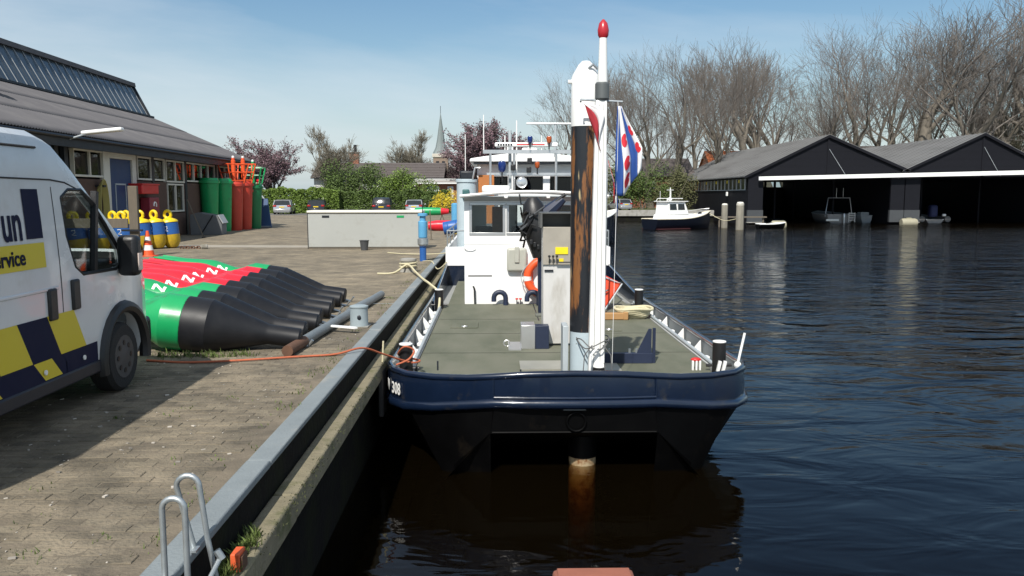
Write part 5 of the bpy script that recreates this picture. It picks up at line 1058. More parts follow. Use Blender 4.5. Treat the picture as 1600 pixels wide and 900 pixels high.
for a, b, m in bands: cloth(lambda u, v, a=a, b=b: sheet(a+(b-a)*u, v), 4, 24, m, t, 'flag_stripe')
for (s, h) in ((.45, .86), (.45, .66), (.46, .40), (.91, .62), (.91, .36)):
    edge = []
    for i in range(24):     # leaf shaped like a rounded heart lying on its side
        a = 2*math.pi*i/24; rr = 1.0-.62*math.exp(-((a if a < math.pi else 2*math.pi-a)/.42)**2)
        edge.append((.145*rr*math.cos(a)*(.5 if s > .8 else 1), .075*rr*math.sin(a)))
    def on(p, q_, side):
        P0 = Vector(sheet(p, q_)); nn = (Vector(sheet(p+.01, q_))-P0).cross(Vector(sheet(p, q_+.01))-P0).normalized(); return tuple(P0+nn*side*.007)
    for side in (-1, 1):
        mb = MB(); K_ = 5
        for k in range(1, K_+1): mb.v += [on(s+e[0]*k/K_, h+e[1]*k/K_, side) for e in edge]
        mb.v.append(on(s, h, side)); c0 = len(mb.v)-1
        mb.f = [(c0, i, (i+1) % 24) for i in range(24)]+[(k*24+i, k*24+(i+1) % 24, (k+1)*24+(i+1) % 24, (k+1)*24+i) for k in range(K_-1) for i in range(24)]
        mb.build('red_leaf', FR, t, world=False, fix=False, smooth=0)
MB().tube([(.0, 0, .03), (.01, 0, -.10), (.0, 0, -1.1), (-.02, .05, -3.2)], .003, 5).build('halyard', WHITE, t, world=False)
t = thing('pennant', 'small furled red and white pennant left of the mast head', 'flag', (1.05, 9.98, 4.52))
for a, b, m in ((0, .45, mat('flag_dark_red', (.33, .02, .03), .8)), (.45, 1, FW)):
    cloth(lambda u, v, a=a, b=b: (.02+.26*v*.75+(a+(b-a)*u)*.14*math.sin(math.pi*min(1, v*1.15)), .03*math.sin(6*v+u*2), -.02-.55*v+.16*(a+(b-a)*u)*math.sin(math.pi*v)), 3, 14, m, t, 'flag_stripe')
t = thing('ensign', 'red and white ensign hanging behind the white mast', 'flag', (2.28, 16.9, 3.15))
MB().cyl((-.02, 0, -2.15), (.0, 0, 1.05), .018, 8).build('staff', ALU, t, world=False)
for a, b, m in ((0, .33, FR), (.33, .70, FW), (.70, 1, FB)): cloth(lambda u, v, a=a, b=b: (.02+.25*v*.4+.05*math.sin(3*v)+.10*(a+(b-a)*u), .05*math.sin(5*v+4*u), .98-.75*v-.40*(a+(b-a)*u)), 3, 10, m, t, 'flag_stripe')

# ---------------------------------------------------------------- other boats, far basin
def hull_loft(parent, L_, Bm, fb, m, bow=1.6, sheer=.35, trim=None, white=None, z0=0):
    """pointed hull along local +y (bow at y = L_)"""
    n = 14; st_ = []
    for i in range(n+1):
        f = i/n; y = L_*f; w = Bm/2*(1 if f < .45 else max(.02, (1-((f-.45)/.55)**2.2)))*(.86+.14*min(1, f*3)); zt = fb+sheer*max(0, (f-.3)/.7)**2
        st_.append((y, w, zt))
    mb = MB()
    for (y, w, zt) in st_: mb.v += [(-w, y, zt), (-w*.93, y-.02, zt*.45), (-w*.7, y-.15*(y/L_), -.05), (0, y-.35*(y/L_), -.4), (w*.7, y-.15*(y/L_), -.05), (w*.93, y-.02, zt*.45), (w, y, zt)]
    for i in range(n):
        for j in range(6): p = i*7+j; mb.f.append((p, p+1, p+8, p+7))
    mb.f.append(tuple(range(7))); mb.build('hull', m, parent, world=False, smooth=45)
    dk = MB(); dk.v = [(-w+.03, y, zt-.04) for y, w, zt in st_]+[(w-.03, y, zt-.04) for y, w, zt in st_[::-1]]; dk.f = [tuple(range(2*n+2))]; dk.build('deck', white or CREAM, parent, world=False, smooth=0)
    for s in (1, -1):
        MB().tube([(s*w, y, zt) for y, w, zt in st_], .055, 8).build('rub_rail', trim or CREAM, parent, world=False)
    return st_
def cruiser():
    t = thing('cabin_cruiser', 'white and navy cabin cruiser moored left of the black boathouse', 'boat', (15.6, 83.5, 0), R(-62))
    q = lambda n, mb, m, p=t, **k: mb.build(n, m, p, world=False, **k)
    hull_loft(t, 8.0, 3.0, 1.05, mat('dark_hull', (.003, .005, .012), .4, spec=.3), sheer=.75, trim=mat('rail_cream', (.6, .54, .42), .6), white=WHITE)
    q('boot_stripe', MB().span((-1.36, .1, .02), (1.36, 4.2, .10)), mat('boot_red', (.05, .012, .014), .5))
    cb = MB(); cb.add([(-1.05, 1.2, .95), (1.05, 1.2, .95), (1.05, 5.6, 1.15), (-1.05, 5.6, 1.15), (-.95, 1.3, 1.5), (.95, 1.3, 1.5), (.85, 5.2, 1.55), (-.85, 5.2, 1.55)], [(3,2,1,0),(4,5,6,7),(0,1,5,4),(1,2,6,5),(2,3,7,6),(3,0,4,7)]); q('trunk_cabin', cb, WHITE, bevel=.06)
    wh = MB(); wh.add([(-1.0, 1.5, 1.45), (1.0, 1.5, 1.45), (1.0, 4.3, 1.5), (-1.0, 4.3, 1.5), (-.92, 1.6, 2.75), (.92, 1.6, 2.75), (.90, 3.8, 2.75), (-.90, 3.8, 2.75)], [(3,2,1,0),(4,5,6,7),(0,1,5,4),(1,2,6,5),(2,3,7,6),(3,0,4,7)]); w_ = q('wheelhouse', wh, WHITE, bevel=.06)
    fr_ = lambda x, f: (x, 4.3-.5*f+.012, 1.5+1.25*f)
    for a, b in ((-.84, -.08), (.08, .84)): q('front_window', MB().add([fr_(a, .35), fr_(b, .35), fr_(b*.96, .88), fr_(a*.96, .88)], [(0,1,2,3)]), DGLASS, w_, smooth=0)
    for s in (1, -1):
        for a, b in ((1.8, 2.7), (2.85, 3.75)):
            sx = lambda f: s*(1.0-.09*f+.012)
            q('side_window', MB().add([(sx(.35), a, 1.95), (sx(.35), b, 1.95), (sx(.85), b-.08, 2.55), (sx(.85), a, 2.55)], [(0,1,2,3)]), DGLASS, w_, smooth=0)
    q('roof', MB().span((-1.08, 1.35, 2.76), (1.08, 4.1, 2.84)), WHITE, bevel=.03)
    q('roof_rail', MB().tube([(-.85, 1.5, 2.84), (-.75, 1.6, 3.1), (-.75, 3.6, 3.1), (.75, 3.6, 3.1), (.75, 1.6, 3.1), (.85, 1.5, 2.84)], .035, 6), WHITE)
    q('mast', MB().cyl((0, 2.6, 2.84), (0, 2.6, 4.2), .05, 8), WHITE); q('mast_spreader', MB().cyl((-.5, 2.6, 3.95), (.5, 2.6, 3.95), .035, 6), WHITE); q('radar_dome', MB().lathe([(.2, 2.9), (.24, 3.0), (.2, 3.15), (.05, 3.2)], 12, Matrix.Translation((-.4, 2.9, 0))), WHITE)
    for x in (-.85, .85): q('aerial', MB().cyl((x, 2.0, 2.84), (x, 2.0, 3.85), .02, 6), WHITE)
    for s in (1, -1):
        q('pulpit_rail', MB().tube([(s*1.2, 4.6, 1.25), (s*1.1, 5.5, 1.75), (s*.5, 7.3, 2.0), (0, 7.9, 2.05)], .022, 6), ALU)
    q('fender', MB().tube([(-1.55, .5, .2), (-1.55, .5, 1.0)], [.14, .14], 10), mat('fender_blue', (.04, .14, .2), .6)); q('windlass', MB().box((0, 6.6, 1.6), (.25, .3, .2)), BLACKP)
cruiser()
t = thing('moored_boat', 'dark hulled boat with white rail mostly behind the white mast', 'boat', (2.5, 55.5, 0), R(-50))
hull_loft(t, 8.5, 3.0, 1.6, NAVY, sheer=.8, trim=WHITE); MB().span((-1.0, 1.0, 1.5), (1.0, 3.8, 2.3)).build('cabin', NAVY2, t, world=False, bevel=.15, seg=3)
for s in (1, -1): MB().span((s*1.005, 1.5, 1.75), (s*1.012, 3.4, 2.1)).build('side_window', DGLASS, t, world=False)
for i, (x, y, h, lab) in enumerate(((24.3, 87.6, 2.55, 'pale square mooring post nearest the cruiser bow'), (24.4, 82.4, 2.75, 'thick weathered mooring post right of the cruiser'))):
    t = thing('mooring_post', lab, 'post', (x, y, 0), .4); r = .34 if i == 0 else .40
    MB().lathe([(r, -2.5), (r*.98, 1.0), (r*.95, h-.15), (r*.7, h)], 9).build('pile', mat('pile_wood', (.2, .185, .15), .9, var=.25, scale=3, stretch=(2, 2, .5)), t, world=False, bevel=.02); MB().lathe([(r*.96, h-.75 if i == 0 else h-.3), (r*.94, h-.14), (r*.7, h+.01), (.02, h+.03)], 9).build('painted_top', CREAM, t, world=False)
rope('mooring_line', [(22.2, 85.6, 1.55), (23.2, 83.8, .9), (24.1, 82.5, 1.1)], .03, ROPEY, 'mooring line from the cruiser bow to the thick post')
t = thing('jetty_plank', 'narrow plank jetty beside the boathouse side wall', 'jetty', (27, 90, 0))
MB().span((-3.0, 0, 1.0), (2.6, .6, 1.14)).build('plank', WOOD, t, world=False)
for x in (-2.5, 0, 2.3): MB().cyl((x, .3, -2.5), (x, .3, 1.0), .1, 8).build('leg', WOOD, t, world=False)
t = thing('white_dinghy', 'small white dinghy tied under the boathouse corner', 'dinghy', (27.4, 86.2, .05), R(-85)); hull_loft(t, 3.0, 1.3, .4, BLACK, sheer=.15, trim=WHITE, white=WHITE); MB().span((-.55, 1.1, .42), (.55, 1.4, .47)).build('thwart', WOOD, t, world=False)
t = thing('float_drum', 'pale yellowish float drum at the boathouse corner', 'float', (30.2, 88.0, .25)); MB().lathe([(.4, -.75), (.5, -.6), (.5, .6), (.4, .75)], 16, Matrix.Rotation(R(90), 4, 'Y')).build('drum', mat('float_cream', (.3, .28, .2), .7), t, world=False); MB().tube([(.5*math.cos(R(i*30)), .52*math.sin(R(i*30)), 0) for i in range(13)], .02, 6).build('strap', ROPEY, t, world=False)

def boathouse(x0, xa, x1, za, ze0, ze1, label, left_wall):
    t = thing('boathouse', label, 'boathouse', (xa, 97, 0))
    q = lambda n, mb, m, p=t, **k: mb.build(n, m, p, **k)
    Y0, Y1 = 97.0, 138.0; T = .12
    def roof(xe, ze, name):
        n = int((Y1-Y0)/.45); k = 0
        # sheets laid side by side from the eave to the ridge, each its own piece
        y = Y0-.3; i = 0
        while y < Y1:
            dz = .015*(i % 2); s = 1 if xe < xa else -1
            mb = MB().add([(xe-s*.5, y, ze-.22+dz), (xa, y, za+dz), (xa, y+1.0, za+dz), (xe-s*.5, y+1.0, ze-.22+dz), (xe-s*.5, y, ze-.34+dz), (xa, y, za-.12+dz), (xa, y+1.0, za-.12+dz), (xe-s*.5, y+1.0, ze-.34+dz)], [(0,1,2,3),(7,6,5,4),(0,4,5,1),(1,5,6,2),(2,6,7,3),(3,7,4,0)])
            mb.tube([(xe-s*.5, y+.02, ze-.18+dz), (xa, y+.02, za+.04+dz)], .05, 4, cap=False); q('roof_sheet', mb, ROOFM, smooth=0); y += 1.0; i += 1
    roof(x0, ze0, 'l'); roof(x1, ze1, 'r')
    zb = 5.55
    # gable of horizontal boards
    z = zb; i = 0
    while z < za-.15:
        fz = lambda zz_, xe, ze: xa+(xe-xa)*min(1, max(0, (za-zz_)/(za-ze)))
        zt = min(z+.42, za-.02); dy = .012*(i % 2)
        q('gable_board', MB().add([(fz(z, x0, ze0), Y0-dy, z), (fz(z, x1, ze1), Y0-dy, z), (fz(zt, x1, ze1), Y0-dy, zt), (fz(zt, x0, ze0), Y0-dy, zt), (fz(z, x0, ze0), Y0+.08, z), (fz(z, x1, ze1), Y0+.08, z), (fz(zt, x1, ze1), Y0+.08, zt), (fz(zt, x0, ze0), Y0+.08, zt)], [(0,1,2,3),(7,6,5,4),(0,4,5,1),(1,5,6,2),(2,6,7,3),(3,7,4,0)]), BLKW, smooth=0); z += .415; i += 1
    for s, xe, ze in ((1, x0, ze0), (-1, x1, ze1)): q('verge_board', MB().add([(xe-s*.5, Y0-.32, ze-.5), (xa, Y0-.32, za-.28), (xa, Y0-.32, za+.06), (xe-s*.5, Y0-.32, ze-.18), (xe-s*.5, Y0-.26, ze-.5), (xa, Y0-.26, za-.28), (xa, Y0-.26, za+.06), (xe-s*.5, Y0-.26, ze-.18)], [(0,1,2,3),(7,6,5,4),(0,4,5,1),(1,5,6,2),(2,6,7,3),(3,7,4,0)]), BLKW, smooth=0)
    q('gable_post', MB().span((xa-.08, Y0-.1, zb), (xa+.08, Y0-.02, za-.3)), BLKW); q('stay_cable', MB().tube([(xa+.1, Y0-.12, za-1.6), (xa+2.2, Y0-.12, zb+.1)], .03, 4), GREYP)
    # back wall with a strip of panes high up
    bz0, bz1 = 4.75, 5.95
    q('back_wall', MB().span((x0, Y1-.15, -.5), (x1, Y1, bz0)), BLKW); q('back_wall', MB().span((x0, Y1-.15, bz1), (x1, Y1, bz1+1.2)), BLKW)
    n = 12
    for i in range(n+1): q('mullion', MB().span((x0+(x1-x0)*i/n-.16, Y1-.15, bz0), (x0+(x1-x0)*i/n+.16, Y1, bz1)), BLKW)
    for i in range(n): q('back_pane', MB().span((x0+(x1-x0)*i/n+.16, Y1-.09, bz0), (x0+(x1-x0)*(i+1)/n-.16, Y1-.08, bz1)), GLASS)
    for i in range(4): 
        y = 104+i*9; q('roof_truss', MB().tube([(x0+.2, y, 5.6), (x1-.2, y, 5.6)], .12, 4), BLKW); q('roof_truss', MB().tube([(xa-4, y, 5.6), (xa, y, za-.5), (xa+4, y, 5.6)], .10, 4), BLKW)
    for x in (x0+5.5, x1-5.5):
        for y in (104, 118): q('pile', MB().cyl((x, y, -2.5), (x, y, 5.6), .13, 8), BLKW)
    if left_wall:
        q('side_wall', MB().span((x0, Y0+.1, -.4), (x0+.15, Y1, 4.1)), BLKW); q('side_wall', MB().span((x0, Y0+.1, 5.35), (x0+.15, Y1, 5.8)), BLKW)
        m_ = 22
        for i in range(m_):
            ya, yb_ = Y0+1.2+(Y1-2-Y0-1.2)*i/m_, Y0+1.2+(Y1-2-Y0-1.2)*(i+1)/m_
            w_ = q('side_window', MB().span((x0-.02, ya, 4.1), (x0+.1, ya+.32, 5.35)), mat('frame_grey', (.34, .34, .32), .7)); q('pane', MB().span((x0+.05, ya+.32, 4.1), (x0+.06, yb_, 5.35)), DGLASS, w_)
            if i % 3 == 1: q('yellow_fitting', MB().span((x0-.06, ya+.5, 4.9), (x0-.03, ya+.95, 5.25)), YEL, w_)
        q('window_sill', MB().span((x0-.06, Y0+1.0, 4.02), (x0+.02, Y1-1.6, 4.1)), GREYP); q('lamp', MB().box((x0-.25, Y0+8, 3.6), (.2, .3, .5)), LAMPW)
    q('front_pier', MB().span((x0, Y0-.02, .35), (x0+1.75, Y0+.3, zb+.3)), BLKW); q('pier_plinth', MB().span((x0-.03, Y0-.08, .3), (x0+1.8, Y0+.32, 1.7)), mat('plinth_grey', (.045, .05, .055), .7)); q('pier_sill', MB().span((x0-.06, Y0-.14, .22), (x0+1.85, Y0+.34, .31)), CONC)
    q('far_side_wall', MB().span((x1-.16, Y0+.4, -.4), (x1-.03, Y1-.2, 5.7)), BLKW)
    q('front_pier', MB().span((x1-1.6, Y0-.02, .35), (x1-.02, Y0+.3, zb+.3)), BLKW); q('pier_plinth', MB().span((x1-1.65, Y0-.08, .3), (x1-.01, Y0+.32, 1.7)), mat('plinth_grey', (.045, .05, .055)))
    return t
boathouse(29.6, 38.8, 48.0, 10.35, 5.85, 6.5, 'black timber boathouse with grey metal roof, left one of the pair', True)
boathouse(48.1, 57.0, 66.5, 10.6, 6.45, 5.9, 'black timber boathouse with grey metal roof, right one of the pair', False)
t = thing('white_beam', 'long white beam across the fronts of both boathouses', 'beam', (31, 96.5, 5.2))
mb = MB().add([(30.6, 96.2, 5.14), (66.8, 96.2, 5.92), (66.8, 96.45, 5.92), (30.6, 96.45, 5.14), (30.6, 96.2, 5.56), (66.8, 96.2, 6.42), (66.8, 96.45, 6.42), (30.6, 96.45, 5.56)], [(3,2,1,0),(4,5,6,7),(0,1,5,4),(1,2,6,5),(2,3,7,6),(3,0,4,7)]); mb.build('beam', mat('beam_white', (.85, .85, .82), .5, var=.03), t, bevel=.01)
for x in (31.2, 39, 47.5, 57): MB().span((x, 96.45, 5.3+(x-30.6)*.0215), (x+.12, 96.99, 5.42+(x-30.6)*.0215)).build('bracket', BLKW, t)
def small_boat(name, label, x, y, rz, L_, Bm, fb, m, extras):
    t = thing(name, label, 'boat', (x, y, 0), rz); hull_loft(t, L_, Bm, fb, m, sheer=.25, trim=GREYP, white=GREYP); extras(t); return t
def arch(t):
    MB().tube([(-1.7, .6, .8), (-1.35, .7, 3.1), (1.35, .7, 3.1), (1.7, .6, .8)], .06, 8).build('arch', ALU, t, world=False)
    for x in (-.35, .5): MB().cyl((x, .7, 3.1), (x, .7, 4.3), .025, 6).build('aerial', WHITE, t, world=False)
    MB().span((-1.9, -.3, .25), (-.3, .1, .5)).build('swim_platform', ALU, t, world=False); MB().lathe([(.16, -.1), (.2, .6), (.22, 1.0), (.1, 1.25)], 12, Matrix.Translation((.35, -.25, 0))).build('outboard', ALU, t, world=False)
    for z in (.35, .65, .95, 1.2): MB().cyl((.95, -.22, z), (1.7, -.22, z), .035, 6).build('ladder_rung', WHITE, t, world=False)
    for x in (.95, 1.7): MB().cyl((x, -.22, 0.1), (x, -.22, 1.3), .04, 6).build('ladder_stile', WHITE, t, world=False)
small_boat('sports_boat', 'open boat with silver arch and boarding ladder inside the left boathouse', 42.9, 102.5, 0, 7.5, 3.9, 1.1, mat('boat_grey', (.2, .2, .2), .5), arch)
small_boat('small_boat', 'low grey boat beside the arch boat in the left boathouse', 46.6, 103.5, 0, 5, 1.6, .9, GREYP, lambda t: MB().span((-.5, .5, .9), (.5, 1.5, 1.3)).build('seat_box', GREYP, t, world=False))
def infl(t):
    for s in (1, -1): MB().tube([(s*1.6, 0, .5), (s*1.6, 2.5, .5), (s*.9, 4.0, .6), (0, 4.4, .7)], .38, 10).build('tube', mat('infl_grey', (.1, .1, .1), .7), t, world=False)
    MB().box((-.3, .1, 1.5), (1.0, 1.0, 1.5)).build('motor_cover', mat('cover_blue', (.012, .018, .07), .7), t, world=False, bevel=.3, seg=3); MB().box((1.05, -.1, 1.0), (.45, .3, .3)).build('white_light', WHITE, t, world=False, bevel=.08)
small_boat('inflatable_boat', 'grey inflatable with blue motor cover inside the right boathouse', 54.2, 101.5, 0, 4.5, 2.4, .45, mat('boat_grey', (.2, .2, .2)), infl)
t = thing('float_drum', 'yellowish float under the pier between the two boathouses', 'float', (48.3, 96.2, .25)); MB().lathe([(.42, -.9), (.5, -.7), (.5, .7), (.42, .9)], 14, Matrix.Rotation(R(90), 4, 'Y')).build('drum', mat('float_cream', (.3, .28, .2)), t, world=False); MB().box((0, 0, .5), (.5, .3, .15)).build('lug', mat('float_cream', (.3, .28, .2)), t, world=False)

# ---------------------------------------------------------------- far houses, church
def far_house(name, label, x0, x1, y0, y1, ze, zr, wallm, roofm, wins=(), chim=None, z0=G, fascia=None):
    t = thing(name, label, 'house', ((x0+x1)/2, y0, z0)); ym = (y0+y1)/2
    q = lambda n, mb, m, p=t, **k: mb.build(n, m, p, **k)
    w_ = q('wall', MB().span((x0, y0, z0-.3), (x1, y1, ze)), wallm)
    for s in (0, 1): x = x0 if s == 0 else x1; q('gable', MB().add([(x, y0, ze), (x, y1, ze), (x, ym, zr-.1), (x+(.1 if s == 0 else -.1), y0, ze), (x+(.1 if s == 0 else -.1), y1, ze), (x+(.1 if s == 0 else -.1), ym, zr-.1)], [(0,1,2),(5,4,3),(0,3,4,1),(1,4,5,2),(2,5,3,0)]), wallm)
    rf = MB().prism([(y0-.6, ze-.15), (ym, zr), (y1+.6, ze-.15), (y1+.6, ze-.32), (ym, zr-.18), (y0-.6, ze-.32)], x0-.3, x1+.3, 'x'); r_ = q('roof', rf, roofm)
    q('gutter', MB().span((x0-.3, y0-.72, ze-.34), (x1+.3, y0-.60, ze-.2)), fascia or DARKTRIM, r_)
    tl = MB(); n = 9
    for i in range(1, n): f = i/n; tl.tube([(x0-.3, y0-.6+(ym-y0+.6)*f, ze-.15+(zr-ze+.15)*f+.02), (x1+.3, y0-.6+(ym-y0+.6)*f, ze-.15+(zr-ze+.15)*f+.02)], .05, 4)
    tag(q('tile_courses', tl, roofm, r_, smooth=0), kind='stuff')
    if chim: 
        c = q('chimney', MB().span((chim[0]-.6, ym-.4, zr-.6), (chim[0]+.6, ym+.4, chim[1])), REDBRICK, r_); q('chimney_pot', MB().cyl((chim[0]+.1, ym, chim[1]), (chim[0]+.1, ym, chim[1]+1.0), .22, 8), DARKTRIM, r_); q('chimney_cap', MB().span((chim[0]-.7, ym-.5, chim[1]-.12), (chim[0]+.7, ym+.5, chim[1]+.02)), TILE, r_)
    for (a, b, c, d) in wins:
        f = q('window', MB().span((a, y0-.08, c), (b, y0-.01, d)), WHITE); q('pane', MB().span((a+.12, y0-.10, c+.12), (b-.12, y0-.085, d-.12)), mat('curtain_glass', (.35, .37, .38), .15), f)
    return t
far_house('bungalow', 'long dark-roofed house with chimney behind the green shrubs', -23.5, -6.8, 110, 119, 5.9, 7.8, mat('white_board', (.6, .6, .57), .6), TILE, [(-17.6, -15.2, 4.4, 5.6), (-13.5, -10.8, 4.4, 5.6), (-21, -19, 4.4, 5.6)], (-18.9, 9.2))
far_house('brick_annex', 'red brick annex with white window beside the yellow bush', -9.6, -4.4, 103, 109, 5.15, 5.5, REDBRICK, mat('flat_roof', (.3, .3, .29), .8), [(-8.25, -6.75, 2.95, 4.5), (-5.7, -5.0, 2.8, 4.5)], None, fascia=WHITE)
far_house('tiled_house', 'house with orange tiled roof between the bare trees', 39.2, 46.5, 150, 160, 7.8, 11.6, REDBRICK, TILEO)
far_house('brown_house', 'house with reddish brown wall behind the far bank bushes', 22.0, 31.5, 132, 142, 6.6, 9.4, REDBRICK, TILE, [(24, 25.5, 4, 5.6)])
far_house('dark_roof_house', 'dark roofed house far behind the boathouses', 62, 78, 165, 176, 9, 13.4, REDBRICK, TILE)
t = thing('church_tower', 'distant church tower with slender grey spire', 'church', (-14.6, 232, G))
MB().span((-2.0, -2, 0), (2.0, 2, 12.2)).build('tower', mat('tower_brick', (.24, .18, .14), .9), t, world=False); MB().span((-2.25, -2.25, 12.2), (2.25, 2.25, 13.2)).build('cornice', mat('stone_pale', (.5, .46, .4), .9), t, world=False, bevel=.1)
MB().lathe([(2.35, 13.2), (1.5, 14.9), (1.05, 17), (.06, 24.2)], 8).build('spire', mat('slate', (.17, .2, .2), .6), t, world=False, smooth=20); MB().cyl((0, 0, 24.2), (0, 0, 26.2), .07, 6).build('finial', DARKTRIM, t, world=False)
for s in (-.8, .8): MB().span((s-.4, -2.08, 8.6), (s+.4, -2.0, 11.2)).build('louvre_window', DARKTRIM, t, world=False)

# ---------------------------------------------------------------- trees and shrubs
def grow(seed, H=1.0, levels=5, spread=.5, up=.25, first=.22, nlimb=(3, 5), ratio=.68, twig_n=5, trunk_r=.022, split=3, droop=0.0, wob=.12, minr=.0005):
    """returns trunk MB and twig MB for a unit-height leafless tree"""
    r = random.Random(seed); T = MB(); K = MB()
    def branch(p, d, ln, rad, lv):
        n = 4 if lv < 2 else 3; pts = [p]; dd = d.copy(); rs = [rad]
        for i in range(n):
            dd = (dd+Vector((r.gauss(0, wob), r.gauss(0, wob), r.gauss(0, wob*.6)+up*.22-droop*lv*.03))).normalized(); pts.append(pts[-1]+dd*ln/n); rs.append(rad*(1-.55*(i+1)/n))
        (T if lv < 2 else K).tube(pts, [max(q, minr) for q in rs], 7 if lv == 0 else 5 if lv == 1 else 3, cap=False)
        if lv >= levels: return
        cnt = r.randint(*nlimb) if lv == 0 else (split+1 if lv < 3 else twig_n)
        for c in range(cnt):
            f = r.uniform(.30, 1) if lv else r.uniform(.45, 1)
            if c == 0: f = 1.0
            i = min(n-1, int(f*n)); q = pts[i].lerp(pts[i+1], f*n-i) if f < 1 else pts[-1]
            a = r.uniform(0, 6.283); sp = spread*r.uniform(.6, 1.25)*(.35 if c == 0 else 1)
            ax = dd.orthogonal().normalized(); ax.rotate(Matrix.Rotation(a, 3, dd)); nd = (dd*math.cos(sp)+ax*math.sin(sp)+Vector((0, 0, up*.5))).normalized()
            branch(q, nd, ln*ratio*r.uniform(.75, 1.15), max(.0004, rs[i]*(.74 if c == 0 else .50)), lv+1)
    branch(Vector((0, 0, 0)), Vector((r.gauss(0, .03), r.gauss(0, .03), 1)).normalized(), first, trunk_r, 0)
    zm = max(v[2] for v in K.v); k = H/zm
    for mb in (T, K): mb.v = [(a*k, b*k, c*k) for a, b, c in mb.v]
    return T, K
def tree_mesh(name, mb, m):
    me = bpy.data.meshes.new(name); me.from_pydata(mb.v, [], mb.f); me.materials.append(m); me.polygons.foreach_set('use_smooth', [True]*len(me.polygons)); return me
def plant(name, label, x, y, z, s, rz, meshes, group, sxy=1.0):
    t = thing(name, label, 'tree', (x, y, z), rz, group); t.scale = (s*sxy, s*sxy, s)
    for nm, me in meshes:
        o = bpy.data.objects.new(nm, me); C.objects.link(o); o.parent = t
    return t
tall = []
for sd_, sp_, up_, fi_, lim in ((11, .56, .20, .34, (4, 6)), (23, .62, .16, .30, (5, 6)), (37, .52, .22, .38, (4, 5)), (58, .66, .14, .26, (5, 7)), (83, .58, .18, .22, (4, 5)), (97, .60, .18, .36, (5, 6))):
    T, K = grow(sd_, levels=5, spread=sp_, up=up_, first=fi_, nlimb=lim, ratio=.71, twig_n=4, split=3, trunk_r=.022, wob=.16, minr=.00036)
    tall.append((tree_mesh('trunk', T, BARK), tree_mesh('crown', K, TWIG)))
def px_tree(px, top, Y): # position of a tree whose trunk shows at picture column px with its top at row top
    return ((px-772)/1300*Y, Y, (305-top)/1300*Y+3.43-G)
spec = [(893, 85, 128, 1.1), (960, 88, 126, 1.0), (985, 95, 140, .85), (1016, 78, 128, .9), (1040, 84, 141, .8), (1056, 66, 127, .95), (1082, 82, 142, .8), (1112, 62, 130, 1.0), (1146, 60, 141, .9), (1172, 70, 146, 1.0), (1212, 52, 150, 1.1), (1262, 36, 147, 1.25), (1300, 46, 155, 1.1), (1345, 36, 148, 1.15), (1372, 22, 152, 1.0), (1408, 30, 156, 1.1), (1442, 6, 149, 1.2), (1482, -4, 146, 1.3), (1525, 10, 154, 1.0), (1566, -22, 147, 1.25), (1625, -30, 150, 1.2), (925, 92, 138, .8), (1000, 100, 150, .8), (1130, 78, 152, .9), (1192, 62, 158, .9), (1238, 50, 160, 1.0), (1322, 44, 162, 1.0), (1392, 34, 164, 1.0), (1462, 20, 165, 1.0), (1505, 8, 162, 1.0), (1596, -10, 160, 1.0)]
side = ['far left behind the white spud head', 'left, just right of the mast', 'slim and set back right of the mast', 'above the far bank car', 'slim, above the far bank bushes', 'tall and slim above the cruiser', 'thin, left of the boathouse roof', 'broad, left end of the boathouse roof', 'slim, over the orange roof', 'over the left boathouse roof slope', 'over the left boathouse, left of its gable', 'wide, left of the left gable peak', 'right behind the left gable peak', 'right of the left gable peak', 'slim, left of the roof valley', 'above the roof valley', 'tall, right of the roof valley', 'tallest broad one left of the right gable peak', 'thin, at the right gable peak', 'tall, right of the right gable peak', 'partly outside the right picture edge', 'slim, set back behind the mast head', 'slim and low, set back above the far bank car', 'set back left of the boathouse roof end', 'set back over the left end of the boathouse roof', 'set back over the left boathouse slope', 'set back behind the left gable', 'set back left of the roof valley', 'set back right of the roof valley', 'set back left of the right gable peak', 'set back near the right picture edge']
for i, (px, top, Y, wd) in enumerate(spec):
    x, y, h = px_tree(px, top, Y); a, b = tall[(i*5+i//6) % 6]
    plant('bare_tree', 'tall leafless tree, '+side[i], x, y, G-.1, h, rnd.uniform(0, 6.28), (('trunk', a), ('crown', b)), 'row of bare trees behind the basin', sxy=.98*wd)
T, K = grow(71, levels=5, spread=.66, up=.14, first=.2, nlimb=(5, 6), ratio=.70, twig_n=6, split=3, trunk_r=.03, minr=.0011)
T, K = grow(23, levels=5, spread=.60, up=.20, first=.24, nlimb=(6, 7), ratio=.70, twig_n=6, split=3, trunk_r=.026, wob=.13, minr=.0009)
wtr = (tree_mesh('trunk', T, BARKG), tree_mesh('crown', K, mat('twig_grey', (.19, .17, .13), .95)))
for px, top, Y, wd, lab in ((517, 196, 108, 1.1, 'rounded bare grey tree left of the house chimney'), (648, 201, 125, 1.05, 'rounded bare grey tree left of the church spire'), (1585, 120, 170, 1.2, 'pale bare tree behind the right boathouse roof')):
    x, y, h = px_tree(px, top, Y); plant('bare_round_tree', lab, x, y, G-.1, h, rnd.uniform(0, 6), (('trunk', wtr[0]), ('crown', wtr[1])), 'rounded bare trees', sxy=wd)
def leaf_cloud(seed, n, size, fn, mb=None):
    r = random.Random(seed); mb = mb or MB()
    for i in range(n):
        p = fn(r); u = Vector((r.gauss(0, 1), r.gauss(0, 1), r.gauss(0, 1))).normalized(); v = u.orthogonal().normalized()*size*r.uniform(.5, 1.1); u = u*size*r.uniform(.6, 1.3)
        p = Vector(p); mb.add([p-u*.5, p+v*.4, p+u*.5, p-v*.4], [(0,1,2,3)])
    return mb
